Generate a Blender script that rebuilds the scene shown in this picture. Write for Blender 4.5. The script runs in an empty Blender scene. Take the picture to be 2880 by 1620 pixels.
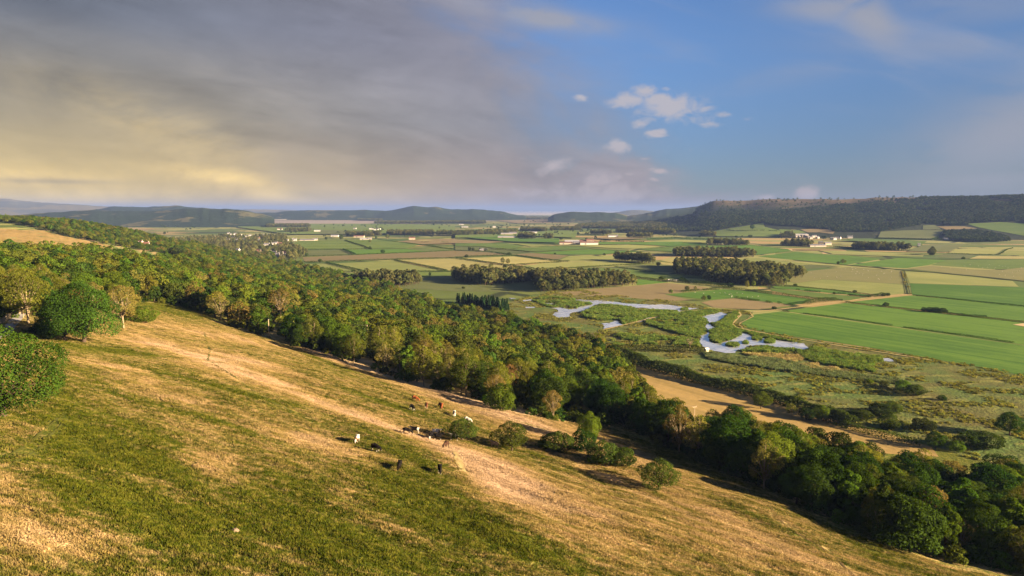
import bpy, bmesh, math, random
import numpy as np
from mathutils import Vector, Matrix, Euler
from mathutils.geometry import tessellate_polygon

random.seed(11)
RNG = np.random.default_rng(11)
SC = bpy.context.scene
COL = SC.collection

# ------------------------------------------------------------------ camera
CAM_H = 110.0
FPX = 1920.0
PITCH = math.atan(220 / 1920)
cp, sp = math.cos(PITCH), math.sin(PITCH)
cd = bpy.data.cameras.new('camera')
cam = bpy.data.objects.new('camera', cd)
COL.objects.link(cam)
cam.location = (0, 0, CAM_H)
cam.rotation_euler = (math.pi / 2 - PITCH, 0, 0)
cd.sensor_width = 36.0
cd.lens = 24.0
cd.clip_start = 1.0
cd.clip_end = 120000.0
SC.camera = cam

# ------------------------------------------------------------------ light settings
SUN_EL = math.radians(14.0)
SUN_AZ = math.radians(108)          # measured from +Y (view direction) towards +X
SUN_STRENGTH = 5.0
SUN_COL = (1.0, 0.74, 0.44)
SKY_STRENGTH = 0.05
EXPOSURE = 2.75
HAZE_DENSITY = 5.0e-5

sl = bpy.data.lights.new('sun', 'SUN')
sl.energy = SUN_STRENGTH
sl.color = SUN_COL
sl.angle = math.radians(0.5)
sun = bpy.data.objects.new('sun', sl)
COL.objects.link(sun)
sdir = Vector((math.sin(SUN_AZ) * math.cos(SUN_EL), math.cos(SUN_AZ) * math.cos(SUN_EL), math.sin(SUN_EL)))
sun.rotation_euler = sdir.to_track_quat('Z', 'Y').to_euler()
sun.location = sdir * 500

SC.view_settings.view_transform = 'Standard'
SC.view_settings.look = 'None'
SC.view_settings.gamma = 1.0
SC.view_settings.use_curve_mapping = False
SC.view_settings.exposure = EXPOSURE
SC.cycles.max_bounces = 5
SC.cycles.diffuse_bounces = 2
SC.cycles.glossy_bounces = 2
SC.cycles.transmission_bounces = 3
SC.cycles.volume_bounces = 0
SC.cycles.use_denoising = True
SC.cycles.sample_clamp_indirect = 4.0


# ------------------------------------------------------------------ node helpers
class NT:
    """small wrapper that makes shader node trees writable as expressions"""
    def __init__(self, tree):
        self.t = tree
        tree.nodes.clear()

    def n(self, kind, **kw):
        nd = self.t.nodes.new(kind)
        for k, v in kw.items():
            setattr(nd, k, v)
        return nd

    def put(self, sock, v):
        if isinstance(v, bpy.types.NodeSocket):
            self.t.links.new(v, sock)
        elif v is not None:
            if hasattr(sock.default_value, '__len__') and not isinstance(v, (tuple, list, Vector)):
                v = (v,) * len(sock.default_value)
            if sock.type == 'RGBA' and len(v) == 3:
                v = (*v, 1)
            sock.default_value = v

    def m(self, op, a, b=0.0, c=0.0, clamp=False):
        nd = self.n('ShaderNodeMath', operation=op, use_clamp=clamp)
        for s, v in zip(nd.inputs, (a, b, c)):
            self.put(s, v)
        return nd.outputs[0]

    def add(self, a, b): return self.m('ADD', a, b)
    def sub(self, a, b): return self.m('SUBTRACT', a, b)
    def mul(self, a, b): return self.m('MULTIPLY', a, b)
    def div(self, a, b): return self.m('DIVIDE', a, b)

    def step(self, x, e0, e1, o0=0.0, o1=1.0, smooth=True):
        nd = self.n('ShaderNodeMapRange', interpolation_type='SMOOTHSTEP' if smooth else 'LINEAR')
        for i, v in enumerate((x, e0, e1, o0, o1)):
            self.put(nd.inputs[i], v)
        return nd.outputs[0]

    def mix(self, f, a, b, mode='MIX'):
        nd = self.n('ShaderNodeMix', data_type='RGBA', blend_type=mode)
        self.put(nd.inputs[0], f)
        self.put(nd.inputs[6], a)
        self.put(nd.inputs[7], b)
        return nd.outputs[2]

    def noise(self, vec, scale, detail=3.0, rough=0.5, dist=0.0):
        nd = self.n('ShaderNodeTexNoise')
        self.put(nd.inputs['Vector'], vec)
        nd.inputs['Scale'].default_value = scale
        nd.inputs['Detail'].default_value = detail
        nd.inputs['Roughness'].default_value = rough
        nd.inputs['Distortion'].default_value = dist
        return nd.outputs[0]

    def mapping(self, vec, rot=(0, 0, 0), scale=(1, 1, 1), loc=(0, 0, 0)):
        """turn first, then stretch: the long grain lies at minus the angle"""
        if rot[2]:
            nd = self.n('ShaderNodeVectorRotate', rotation_type='Z_AXIS')
            self.put(nd.inputs['Vector'], vec)
            nd.inputs['Angle'].default_value = rot[2]
            vec = nd.outputs[0]
        nd = self.n('ShaderNodeMapping')
        self.put(nd.inputs[0], vec)
        nd.inputs['Location'].default_value = loc
        nd.inputs['Scale'].default_value = scale
        return nd.outputs[0]

    def pos(self):
        return self.n('ShaderNodeNewGeometry').outputs['Position']

    def xyz(self, v):
        nd = self.n('ShaderNodeSeparateXYZ')
        self.put(nd.inputs[0], v)
        return nd.outputs

    def comb(self, x, y, z):
        nd = self.n('ShaderNodeCombineXYZ')
        for s, v in zip(nd.inputs, (x, y, z)):
            self.put(s, v)
        return nd.outputs[0]

    def attr(self, name, kind='GEOMETRY'):
        nd = self.n('ShaderNodeAttribute', attribute_name=name, attribute_type=kind)
        return nd.outputs['Fac']

    def rnd(self):
        return self.n('ShaderNodeObjectInfo').outputs['Random']


def new_mat(name):
    m = bpy.data.materials.new(name)
    m.use_nodes = True
    return m, NT(m.node_tree)


def finish(nt, shader, disp=None):
    o = nt.n('ShaderNodeOutputMaterial')
    nt.t.links.new(shader, o.inputs['Surface'])


def bsdf(nt, col, rough=0.9, spec=0.2, bump=None, bstr=0.5, bdist=0.3):
    b = nt.n('ShaderNodeBsdfPrincipled')
    nt.put(b.inputs['Base Color'], col)
    nt.put(b.inputs['Roughness'], rough)
    nt.put(b.inputs['Specular IOR Level'], spec)
    if bump is not None:
        bn = nt.n('ShaderNodeBump')
        bn.inputs['Strength'].default_value = bstr
        bn.inputs['Distance'].default_value = bdist
        nt.put(bn.inputs['Height'], bump)
        nt.t.links.new(bn.outputs[0], b.inputs['Normal'])
    return b.outputs[0]


# ------------------------------------------------------------------ world sky with clouds
def sky_dir(sx, sy):
    a = (sx - 1440) / FPX
    b = (810 - sy) / FPX
    v = Vector((a, cp + b * sp, -sp + b * cp)).normalized()
    return math.atan2(v.x, v.y), math.asin(v.z)


def build_world():
    w = bpy.data.worlds.new('World')
    SC.world = w
    w.use_nodes = True
    N = NT(w.node_tree)
    sk = N.n('ShaderNodeTexSky', sky_type='NISHITA')
    sk.sun_disc = False
    sk.sun_elevation = SUN_EL
    sk.sun_rotation = SUN_AZ
    sk.altitude = 100
    sk.air_density = 1.0
    sk.dust_density = 0.6
    sk.ozone_density = 2.5
    d = N.n('ShaderNodeTexCoord').outputs['Generated']
    x, y, z = N.xyz(d)
    az = N.m('ARCTAN2', x, y)
    el = N.m('ARCSINE', z)
    K = 1.0 / SKY_STRENGTH / (2 ** EXPOSURE)   # cloud colours below are picture radiances

    def k(c): return tuple(v * K for v in c)
    # clear sky, slightly deeper blue than the raw model
    tint = N.mix(N.step(el, 0.02, 0.26), (0.225, 0.268, 0.41), SKY_TINT)
    clear = N.mix(1.0, sk.outputs[0], tint, 'MULTIPLY')
    clear = N.mix(1.0, clear, N.step(az, 0.05, 0.75, 1.0, 0.66), 'MULTIPLY')
    # cloud plane coordinates for perspective-true streaks
    zz = N.add(N.m('MAXIMUM', z, 0.0), 0.085)
    pl = N.comb(N.div(x, zz), N.div(y, zz), 0.0)
    n1 = N.noise(pl, 0.55, 5, 0.55, 0.4)
    n2 = N.noise(N.mapping(pl, rot=(0, 0, 0.35), scale=(0.8, 1.6, 1)), 1.4, 5, 0.6, 0.6)
    ae = N.comb(N.mul(az, 1.0), N.mul(el, 2.2), 0.0)
    n3 = N.noise(ae, 9.0, 5, 0.55, 0.3)
    n4 = N.noise(N.comb(az, N.mul(el, 5.0), 3.0), 5.0, 4, 0.5, 0.2)
    wis = N.noise(N.mapping(pl, rot=(0, 0, -0.5), scale=(0.35, 1.5, 1)), 1.2, 6, 0.6, 1.0)

    # ---- broad stratus sheet on the east side of the sky
    sv = N.comb(az, N.mul(el, 1.9), 4.0)
    sA = N.noise(N.mapping(sv, rot=(0, 0, 0.38), scale=(1.0, 2.0, 1)), 2.6, 8, 0.58, 0.9)
    sB = N.noise(N.mapping(sv, rot=(0, 0, 0.30), scale=(1.0, 2.6, 1)), 6.5, 7, 0.6, 0.7)
    sC = N.noise(sv, 4.0, 8, 0.62, 0.5)
    edge = N.add(N.m('MULTIPLY', el, -0.90), 0.245)
    edge = N.add(edge, N.add(N.mul(N.sub(sA, 0.5), 0.40), N.mul(N.sub(sC, 0.5), 0.35)))
    sheet = N.step(N.sub(az, edge), 0.17, -0.17)
    # lower bank creeping west along the horizon
    bank_top = N.add(N.step(az, .40, .02, .030, .105), N.mul(N.sub(sC, 0.5), 0.20))
    bank = N.mul(N.step(N.sub(el, bank_top), 0.015, -0.03), N.step(az, 0.42, 0.20))
    sheet = N.m('MAXIMUM', sheet, N.mul(bank, 0.9))
    lowc = N.mix(N.step(az, -0.62, 0.16), k((0.86, 0.62, 0.21)), k((0.42, 0.335, 0.33)))
    midc = N.mix(N.step(az, -0.6, 0.1), k((0.40, 0.345, 0.24)), k((0.295, 0.297, 0.345)))
    hic = N.mix(N.step(az, -0.62, 0.05), k((0.158, 0.178, 0.225)), k((0.265, 0.265, 0.335)))
    c = N.mix(N.step(el, 0.005, 0.13), lowc, midc)
    c = N.mix(N.step(el, 0.09, 0.25), c, hic)
    sh = N.add(N.mul(N.sub(sA, 0.5), 0.85), N.add(N.mul(N.sub(sB, 0.5), 0.5), N.mul(N.sub(sC, 0.5), 0.75)))
    c = N.mix(1.0, c, N.add(1.0, sh), 'MULTIPLY')
    warm = N.mul(N.step(sA, 0.46, 0.68), N.step(el, .24, .10))
    c = N.mix(N.mul(warm, 0.42), c, N.mix(N.step(az, -0.6, -0.1), k((0.45, 0.36, 0.21)), k((0.35, 0.295, 0.29))))

    def blob(sx, sy, rx, ry, rot=0.0):
        a0, e0 = sky_dir(sx, sy)
        da = N.sub(az, a0)
        de = N.sub(el, e0)
        cr, sr = math.cos(rot), math.sin(rot)
        u = N.mul(N.add(N.mul(da, cr), N.mul(de, sr)), FPX / rx)
        v = N.mul(N.sub(N.mul(de, cr), N.mul(da, sr)), FPX / ry)
        r2 = N.add(N.mul(u, u), N.mul(v, v))
        return N.m('EXPONENT', N.mul(r2, -1.0))
    # warm breaks low in the sheet
    glow = N.m('MAXIMUM', blob(625, 505, 120, 26, -0.12), N.mul(blob(790, 545, 150, 26, -0.05), 0.8))
    glow = N.m('MAXIMUM', glow, N.mul(blob(20, 500, 170, 22, 0), 0.8))
    glow = N.m('MAXIMUM', glow, N.mul(blob(200, 555, 420, 28, 0), 0.5))
    glow = N.m('MAXIMUM', glow, N.mul(blob(470, 360, 260, 60, -0.3), 0.22))
    glow = N.mul(glow, N.step(sC, 0.34, 0.60))
    c = N.mix(N.m('MULTIPLY', glow, 1.25, clamp=True), c, k((1.15, 0.82, 0.30)))
    dark = N.m('MAXIMUM', blob(150, 510, 130, 7, 0), N.mul(blob(860, 545, 90, 16, -0.1), 0.9))
    c = N.mix(N.mul(dark, 0.45), c, k((0.26, 0.235, 0.20)))
    out = N.mix(sheet, clear, c)

    # ---- high thin wisps over the blue part
    wm = N.step(wis, 0.46, 0.78, 0, 0.48)
    wm = N.mul(wm, N.step(el, 0.10, 0.2))
    out = N.mix(N.mul(wm, N.sub(1.0, sheet)), out, k((0.36, 0.40, 0.52)))
    big = N.mul(blob(1520, 48, 190, 26, -0.16), 1.25)
    for b in ((2440, 45, 110, 46, -0.75, 1.1), (2340, 22, 130, 30, -0.1, .9), (2850, 370, 210, 100, 0.35, .95), (2700, 410, 150, 50, 0.3, .7),
              (2780, 505, 190, 30, 0, .75), (2650, 130, 280, 30, -0.12, .4), (2720, 20, 260, 40, -0.1, .4), (2200, 215, 240, 30, 0.1, .22)):
        big = N.m('MAXIMUM', big, N.mul(blob(*b[:5]), b[5]))
    big = N.m('MULTIPLY', big, N.step(n3, 0.22, 0.50), clamp=True)
    out = N.mix(N.mul(big, 0.85), out, k((0.36, 0.37, 0.43)))

    # ---- small sunset-lit puffs
    puff = None
    for b in ((1890, 302, 84, 30, 0, 1), (1855, 283, 50, 20, 0, .9), (1765, 282, 56, 20, 0, .85), (1812, 258, 34, 18, 0, .85), (1960, 330, 60, 20, 0, .5),
              (1635, 275, 26, 10, 0, .6), (1812, 345, 38, 13, .3, .8), (1848, 377, 30, 13, 0, .9), (1737, 412, 32, 19, 0, 1.1),
              (2030, 322, 26, 9, 0, .55), (2100, 336, 20, 7, 0, .4), (1875, 250, 16, 7, 0, .5), (1555, 468, 30, 16, .3, .75),
              (1685, 506, 36, 16, .2, .8), (1855, 480, 30, 8, -.15, .9), (1840, 505, 14, 5, -.3, .8), (1770, 490, 16, 5, 0, .6),
              (1950, 425, 40, 14, 0, .3), (1815, 447, 16, 5, 0, .6), (2268, 545, 30, 19, 0, 1.0), (2150, 556, 36, 10, 0, .5),
              (1700, 548, 160, 40, 0, .75), (1490, 545, 140, 26, 0, .5), (1560, 470, 44, 24, .3, .8), (1685, 508, 54, 24, .2, .9), (1470, 446, 18, 6, 0, .5), (1990, 350, 40, 12, 0, .4), (2385, 540, 40, 12, 0, .25)):
        g = N.mul(blob(*b[:5]), b[5])
        puff = g if puff is None else N.m('MAXIMUM', puff, g)
    nf = N.noise(N.comb(az, N.mul(el, 1.5), 7.0), 38.0, 5, 0.6, 0.4)
    pm = N.mul(N.step(N.add(puff, N.mul(N.sub(nf, 0.5), 1.7)), 0.12, 0.85), N.step(puff, .05, .3))
    pcol = N.mix(N.step(el, 0.02, 0.12), k((0.50, 0.42, 0.42)), k((0.50, 0.48, 0.53)))
    out = N.mix(N.mul(pm, 0.95), out, pcol)
    # dusky underside bank beneath the puffs
    db = N.m('MAXIMUM', blob(1900, 530, 120, 24, 0), N.mul(blob(2030, 510, 70, 10, .1), .8))
    db = N.m('MAXIMUM', db, N.mul(blob(1560, 500, 170, 40, 0), .5))
    db = N.mul(db, N.step(sC, 0.38, 0.60))
    out = N.mix(N.mul(db, 0.6), out, k((0.22, 0.24, 0.31)))
    bg = N.n('ShaderNodeBackground')
    N.put(bg.inputs[0], out)
    bg.inputs[1].default_value = SKY_STRENGTH
    o = N.n('ShaderNodeOutputWorld')
    N.t.links.new(bg.outputs[0], o.inputs[0])


SKY_TINT = (0.335, 0.405, 0.555)
build_world()


# ------------------------------------------------------------------ numeric helpers
def ray(sx, sy):
    a = (sx - 1440) / FPX
    b = (810 - sy) / FPX
    return a, cp + b * sp, -sp + b * cp


def proj(x, y, z):
    z = z - CAM_H
    f = y * cp - z * sp
    u = y * sp + z * cp
    return 1440 + FPX * x / f, 810 - FPX * u / f, f


def smin(a, b, k):
    h = np.maximum(k - np.abs(a - b), 0) / k
    return np.minimum(a, b) - h * h * k / 4


def smax(a, b, k): return -smin(-a, -b, k)


def sst(e0, e1, x):
    t = np.clip((x - e0) / (e1 - e0), 0, 1)
    return t * t * (3 - 2 * t)


def _hash(i, j, s):
    v = np.sin(i * 127.1 + j * 311.7 + s * 74.7) * 43758.5453
    return v - np.floor(v)


def vnoise(x, y, s=0):
    x = np.asarray(x, float); y = np.asarray(y, float)
    i = np.floor(x); j = np.floor(y)
    u = x - i; v = y - j
    u = u * u * (3 - 2 * u); v = v * v * (3 - 2 * v)
    a = _hash(i, j, s); b = _hash(i + 1, j, s); c = _hash(i, j + 1, s); d = _hash(i + 1, j + 1, s)
    return a + (b - a) * u + (c - a) * v + (a - b - c + d) * u * v


def fbm(x, y, s=0, oct=4):
    r = 0; a = .5; t = 0
    for o in range(oct):
        r = r + a * vnoise(x * 2 ** o, y * 2 ** o, s + o * 13.7); t += a; a *= .5
    return r / t


LET = {'A': (0, 530, 4.025), 'B': (640, 530, 4.025), 'C': (1280, 530, 4.025), 'D': (1760, 530, 4.025), 'E': (2240, 530, 4.025),
       'F': (1500, 780, 4.025), 'G': (1920, 850, 4.025), 'K': (1800, 520, 2.3852), 'R': (1800, 1000, 2.337), 'S': (0, 0, 1.0),
       'P': (900, 1000, 2.6833), 'Q': (0, 760, 3.45), 'W': (0, 540, 2.6833)}


def sp_(l, x, y):
    X, Y, k = LET[l]
    return X + x / k, Y + y / k


def parse(txt):
    """'B 10,20 30,40 C 5,6' -> list of photo coordinates"""
    out = []; l = 'S'
    for w in txt.split():
        if w in LET: l = w
        else:
            a, b = w.split(',')
            out.append(sp_(l, float(a), float(b)))
    return out


# ------------------------------------------------------------------ terrain
# limestone scar across the valley: profiles (column, [(distance, height) ...]) from foot to back
def zat(sx, sy, Y):
    d = ray(sx, sy)
    return CAM_H + d[2] / d[1] * Y


def uat(sx):
    return (sx - 1440) / FPX / 0.993


SCAR = []
for sx, foot, sw, yw, top, yc in (
        (1690, 3600, 648, 3900, 643, 4500), (1770, 3300, 650, 3700, 640, 4500), (1864, 3000, 649, 3500, 618, 4700), (1914, 2900, 651, 3350, 607, 4750),
        (1943, 2850, 650, 3300, 599, 4750), (1957, 2830, 650, 3280, 580, 4750), (1974, 2800, 650, 3250, 574, 4720), (1998, 2780, 649, 3200, 566, 4700),
        (2033, 2740, 645, 3180, 564, 4650), (2080, 2720, 640, 3180, 566, 4600), (2133, 2700, 630, 3250, 560, 4500), (2182, 2690, 635, 3150, 558, 4420),
        (2257, 2680, 640, 3050, 559, 4300), (2340, 2680, 652, 2850, 560, 4150), (2400, 2660, 652, 2850, 560, 4100), (2470, 2640, 652, 2800, 556, 4000),
        (2590, 2600, 640, 2900, 555, 3850), (2720, 2550, 631, 2900, 553, 3650), (2880, 2500, 628, 2850, 550, 3450), (3100, 2350, 625, 2600, 546, 3100),
        (3400, 2100, 625, 2300, 540, 2700), (3900, 1700, 625, 1900, 535, 2250)):
    zw = zat(sx, sw, yw); zc = zat(sx, top, yc)
    SCAR.append((uat(sx), [foot, yw, yw + .5 * (yc - yw), yc, yc + 900, yc + 2500], [0, zw, zw + .46 * (zc - zw), zc, zc - 25, -2]))
SCU = np.array([s[0] for s in SCAR])
SCY = np.array([s[1] for s in SCAR], float)
SCZ = np.array([s[2] for s in SCAR], float)


def scar_z(x, y):
    x = np.asarray(x, float); y = np.maximum(np.asarray(y, float), 1.0)
    u = x / y
    Ys = [np.interp(u, SCU, SCY[:, k]) for k in range(6)]
    Zs = [np.interp(u, SCU, SCZ[:, k]) for k in range(6)]
    z = np.zeros_like(y) - 2.0
    for k in range(5):
        t = np.clip((y - Ys[k]) / (Ys[k + 1] - Ys[k]), 0, 1)
        zz = Zs[k] + (Zs[k + 1] - Zs[k]) * t
        z = np.where((y >= Ys[k]) & (y <= Ys[k + 1]), zz, z)
    m = sst(0, 60, y - Ys[0])
    z = z + m * ((fbm(x / 160, y / 160, 5) - .5) * 22 * np.clip(z / 80, 0, 1))
    z = np.where((u < SCU[0]) | (u > SCU[-1]), -2.0, z)
    return np.where(y < Ys[0], -2.0, z)


def hill0(x, y):
    pl = 67.4 - .2 * x - .127 * y
    h = smin(pl, 82., 30.)
    h = h + 17 * np.exp(-((x + 800) / 260) ** 2 - ((y - 1370) / 210) ** 2)
    h = h * sst(2050, 1420, y)
    return smax(h, 0 * h, 12.)


HUMPS = [(-5, 158, 16, 11, 1.6), (-40, 205, 22, 10, 1.0), (28, 190, 20, 10, .9), (-75, 175, 20, 14, .8), (60, 165, 22, 10, .8), (-110, 255, 25, 12, 1.0), (20, 130, 22, 12, .8)]


def H(x, y):
    x = np.asarray(x, float); y = np.asarray(y, float)
    h = hill0(x, y)
    w = sst(2, 14, h)
    b = (fbm(x / 46, y / 46, 1, 3) - .5) * 4.5 + (fbm(x / 13, y / 13, 2, 2) - .5) * .9
    # sheep-worn terracettes running along the slope
    b = b + .11 * np.sin((.55 * x + .83 * y) * .9 + 3.5 * fbm(x / 22, y / 22, 7, 2))
    for hx, hy, rx, ry, am in HUMPS:
        b = b + am * np.exp(-((x - hx) / rx) ** 2 - ((y - hy) / ry) ** 2)
    return np.maximum(h + b * w, scar_z(x, y) if np.max(y) > 1500 else -9)


def hits(pts):
    """photo directions -> points on the terrain"""
    out = []
    T = np.concatenate([np.arange(60, 1200, 1.5), np.arange(1200, 6000, 6.0)])
    for sx, sy in pts:
        d = ray(sx, sy)
        x = d[0] * T; y = d[1] * T; z = CAM_H + d[2] * T
        g = np.maximum(H(x, y), 0)
        k = int(np.argmax(z <= g))
        if z[k] > g[k]:
            k = len(T) - 1
        t = T[k]
        if k > 0:
            a = z[k - 1] - g[k - 1]; b = g[k] - z[k]
            t = T[k - 1] + (T[k] - T[k - 1]) * a / max(a + b, 1e-6)
        X, Y = d[0] * t, d[1] * t
        out.append((X, Y, float(max(H(np.array([X]), np.array([Y]))[0], 0))))
    return out


def hit(sx, sy): return hits([(sx, sy)])[0]


def gz(x, y): return float(max(H(np.array([x]), np.array([y]))[0], 0.0))


# ------------------------------------------------------------------ object helpers
def tag(o, label=None, cat=None, group=None, kind=None):
    if label: o['label'] = label
    if cat: o['category'] = cat
    if group: o['group'] = group
    if kind: o['kind'] = kind
    return o


def link(o, parent=None):
    COL.objects.link(o)
    if parent is not None: o.parent = parent
    return o


def empty(name, loc, rz=0.0, sc=1.0):
    o = bpy.data.objects.new(name, None)
    o.empty_display_size = 1.0
    o.location = loc; o.rotation_euler = (0, 0, rz); o.scale = (sc, sc, sc)
    return link(o)


def obj(name, mesh, parent=None, loc=(0, 0, 0)):
    o = bpy.data.objects.new(name, mesh)
    o.location = loc
    return link(o, parent)


def mesh_np(name, verts, faces, mats=(), mi=None, smooth=False, attrs=None):
    """verts (n,3) and faces (m,k) numpy arrays -> mesh"""
    me = bpy.data.meshes.new(name)
    verts = np.asarray(verts, np.float32); faces = np.asarray(faces, np.int32)
    n, kk = faces.shape
    me.vertices.add(len(verts)); me.vertices.foreach_set('co', verts.ravel())
    me.loops.add(n * kk); me.loops.foreach_set('vertex_index', faces.ravel())
    me.polygons.add(n)
    me.polygons.foreach_set('loop_start', np.arange(0, n * kk, kk, dtype=np.int32))
    me.polygons.foreach_set('loop_total', np.full(n, kk, np.int32))
    for m in mats: me.materials.append(m)
    if mi is not None: me.polygons.foreach_set('material_index', np.asarray(mi, np.int32))
    me.update(calc_edges=True)
    me.polygons.foreach_set('use_smooth', np.full(n, smooth))
    if attrs:
        for nm, (dom, arr) in attrs.items():
            a = me.attributes.new(nm, 'FLOAT', dom)
            a.data.foreach_set('value', np.asarray(arr, np.float32))
    me.validate()
    return me


class MB:
    """collects simple solids into one mesh"""
    def __init__(self): self.v = []; self.f = []

    def box(self, c, s, rz=0.0):
        n = len(self.v)
        cr, sr = math.cos(rz), math.sin(rz)
        for dz in (-1, 1):
            for dx, dy in ((-1, -1), (1, -1), (1, 1), (-1, 1)):
                x = dx * s[0] / 2; y = dy * s[1] / 2
                self.v.append((c[0] + x * cr - y * sr, c[1] + x * sr + y * cr, c[2] + dz * s[2] / 2))
        self.f += [tuple(n + i for i in q) for q in ((3, 2, 1, 0), (4, 5, 6, 7), (0, 1, 5, 4), (1, 2, 6, 5), (2, 3, 7, 6), (3, 0, 4, 7))]
        return self

    def tube(self, pts, rad, k=6):
        n0 = len(self.v); pts = [Vector(p) for p in pts]
        for i, p in enumerate(pts):
            t = (pts[min(i + 1, len(pts) - 1)] - pts[max(i - 1, 0)])
            if t.length < 1e-6: t = Vector((0, 0, 1))
            t.normalize()
            a = t.cross(Vector((0.31, 0.95, 0.05))).normalized(); b = t.cross(a)
            r = rad[i] if hasattr(rad, '__len__') else rad
            for j in range(k):
                an = 2 * math.pi * j / k
                self.v.append(tuple(p + a * (r * math.cos(an)) + b * (r * math.sin(an))))
        for i in range(len(pts) - 1):
            for j in range(k):
                a = n0 + i * k + j; b = n0 + i * k + (j + 1) % k
                self.f.append((a, b, b + k, a + k))
        self.f.append(tuple(n0 + j for j in reversed(range(k))))
        self.f.append(tuple(n0 + (len(pts) - 1) * k + j for j in range(k)))
        return self

    def poly(self, pts):
        n = len(self.v); self.v += [tuple(p) for p in pts]; self.f.append(tuple(range(n, n + len(pts)))); return self

    def mesh(self, name, mat=None, smooth=False):
        me = bpy.data.meshes.new(name)
        me.from_pydata(self.v, [], self.f)
        if mat: me.materials.append(mat)
        if smooth: me.polygons.foreach_set('use_smooth', [True] * len(me.polygons))
        me.update()
        return me


# ------------------------------------------------------------------ materials
def m_grass_sheet(name, tuft=False):
    """hill pasture: dry straw against green, driven by the 'dry' value of the ground"""
    m, N = new_mat(name)
    p = N.pos()
    dry = N.attr('dry', 'INSTANCER') if tuft else N.attr('dry')
    st = N.mapping(p, rot=(0, 0, 0.27), scale=(0.22, 1.0, 0.6))
    n1 = N.noise(st, 0.16, 6, 0.62)
    n2 = N.noise(p, 0.75, 4, 0.65)
    n3 = N.noise(N.mapping(p, rot=(0, 0, 0.27), scale=(0.3, 1.3, 0.6)), 0.55, 4, 0.6)
    f = N.add(dry, N.add(N.mul(N.sub(n1, 0.5), .95), N.add(N.mul(N.sub(n2, 0.5), 1.35), N.add(N.mul(N.sub(n3, .5), 1.0), N.mul(N.sub(N.noise(p, 2.3, 3, .6), .5), .7)))))
    f = N.step(f, 0.08, 0.92)
    green = N.mix(N.step(n2, .35, .7), (0.044, 0.062, 0.006), (0.125, 0.128, 0.017))
    gold = N.mix(N.step(n3, .35, .7), (0.245, 0.180, 0.060), (0.365, 0.262, 0.132))
    col = N.mix(f, green, gold)
    pale = N.step(N.add(dry, N.mul(N.sub(n1, .5), .9)), 0.66, 1.12)
    col = N.mix(N.mul(pale, 0.75), col, (0.455, 0.335, 0.238))
    if tuft:
        oi = N.n('ShaderNodeObjectInfo').outputs['Random']
        col = N.mix(1.0, col, N.add(0.8, N.mul(oi, 0.4)), 'MULTIPLY')
        d = N.n('ShaderNodeBsdfDiffuse'); N.put(d.inputs[0], col)
        t = N.n('ShaderNodeBsdfTranslucent'); N.put(t.inputs[0], col)
        mx = N.n('ShaderNodeMixShader'); mx.inputs[0].default_value = 0.35
        N.t.links.new(d.outputs[0], mx.inputs[1]); N.t.links.new(t.outputs[0], mx.inputs[2])
        finish(N, mx.outputs[0])
    else:
        bh = N.add(N.mul(n2, .5), N.noise(p, 2.2, 3, .6))
        finish(N, bsdf(N, col, .95, .1, bh, .9, .6))
    return m


def m_leaf(name, c0, c1, tr=0.3, spread=0.5):
    """foliage: c0..c1 per tree, broken up per lobe and by fine noise"""
    m, N = new_mat(name)
    r = N.rnd()
    tint = N.attr('tint')
    base = N.mix(r, c0, c1)
    hs = N.n('ShaderNodeHueSaturation')
    N.put(hs.inputs['Color'], base)
    N.put(hs.inputs['Hue'], N.add(0.5, N.mul(N.sub(N.m('FRACT', N.mul(r, 7.13)), 0.5), 0.05)))
    r2 = N.m('FRACT', N.mul(r, 23.7))
    N.put(hs.inputs['Value'], N.mul(N.add(1.0 - spread * .5, N.mul(tint, spread)), N.add(.72, N.mul(r2, .56))))
    col = hs.outputs[0]
    d = N.n('ShaderNodeBsdfDiffuse'); N.put(d.inputs[0], col)
    t = N.n('ShaderNodeBsdfTranslucent'); N.put(t.inputs[0], N.mix(1.0, col, (1.1, 1.15, 0.6), 'MULTIPLY'))
    mx = N.n('ShaderNodeMixShader'); mx.inputs[0].default_value = tr
    N.t.links.new(d.outputs[0], mx.inputs[1]); N.t.links.new(t.outputs[0], mx.inputs[2])
    finish(N, mx.outputs[0])
    return m


def m_simple(name, col, rough=.85, spec=.2, nscale=None, namp=.25, bump=0):
    m, N = new_mat(name)
    c = col
    h = None
    if nscale:
        n = N.noise(N.pos(), nscale, 5, .6)
        c = N.mix(1.0, col, N.add(1 - namp, N.mul(n, 2 * namp)), 'MULTIPLY')
        h = n if bump else None
    finish(N, bsdf(N, c, rough, spec, h, bump or .3, .4))
    return m


FIELD_ROT = 0.97


def m_field(name, c0, c1, c2=None, stripe=.25, patch=.011):
    """crop or grass field with mowing lines, patches and wear"""
    m, N = new_mat(name)
    p = N.pos()
    r = N.rnd()
    big = N.noise(p, patch, 5, .6, .4)
    st = N.noise(N.mapping(p, rot=(0, 0, FIELD_ROT), scale=(.05, 1.0, 1)), .13, 4, .6)
    fine = N.noise(p, .22, 4, .65)
    f = N.add(N.mul(N.sub(big, .5), 1.5), N.add(N.mul(N.sub(st, .5), stripe * 3), N.mul(N.sub(fine, .5), .6)))
    f = N.add(f, N.add(.2, N.mul(r, .6)))
    col = N.mix(N.step(f, .05, .95), c0, c1)
    if c2:
        col = N.mix(N.step(N.add(big, N.mul(N.sub(fine, .5), .5)), .58, .8), col, c2)
    finish(N, bsdf(N, col, .95, .1, N.add(fine, st), .35, .8))
    return m


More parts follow.
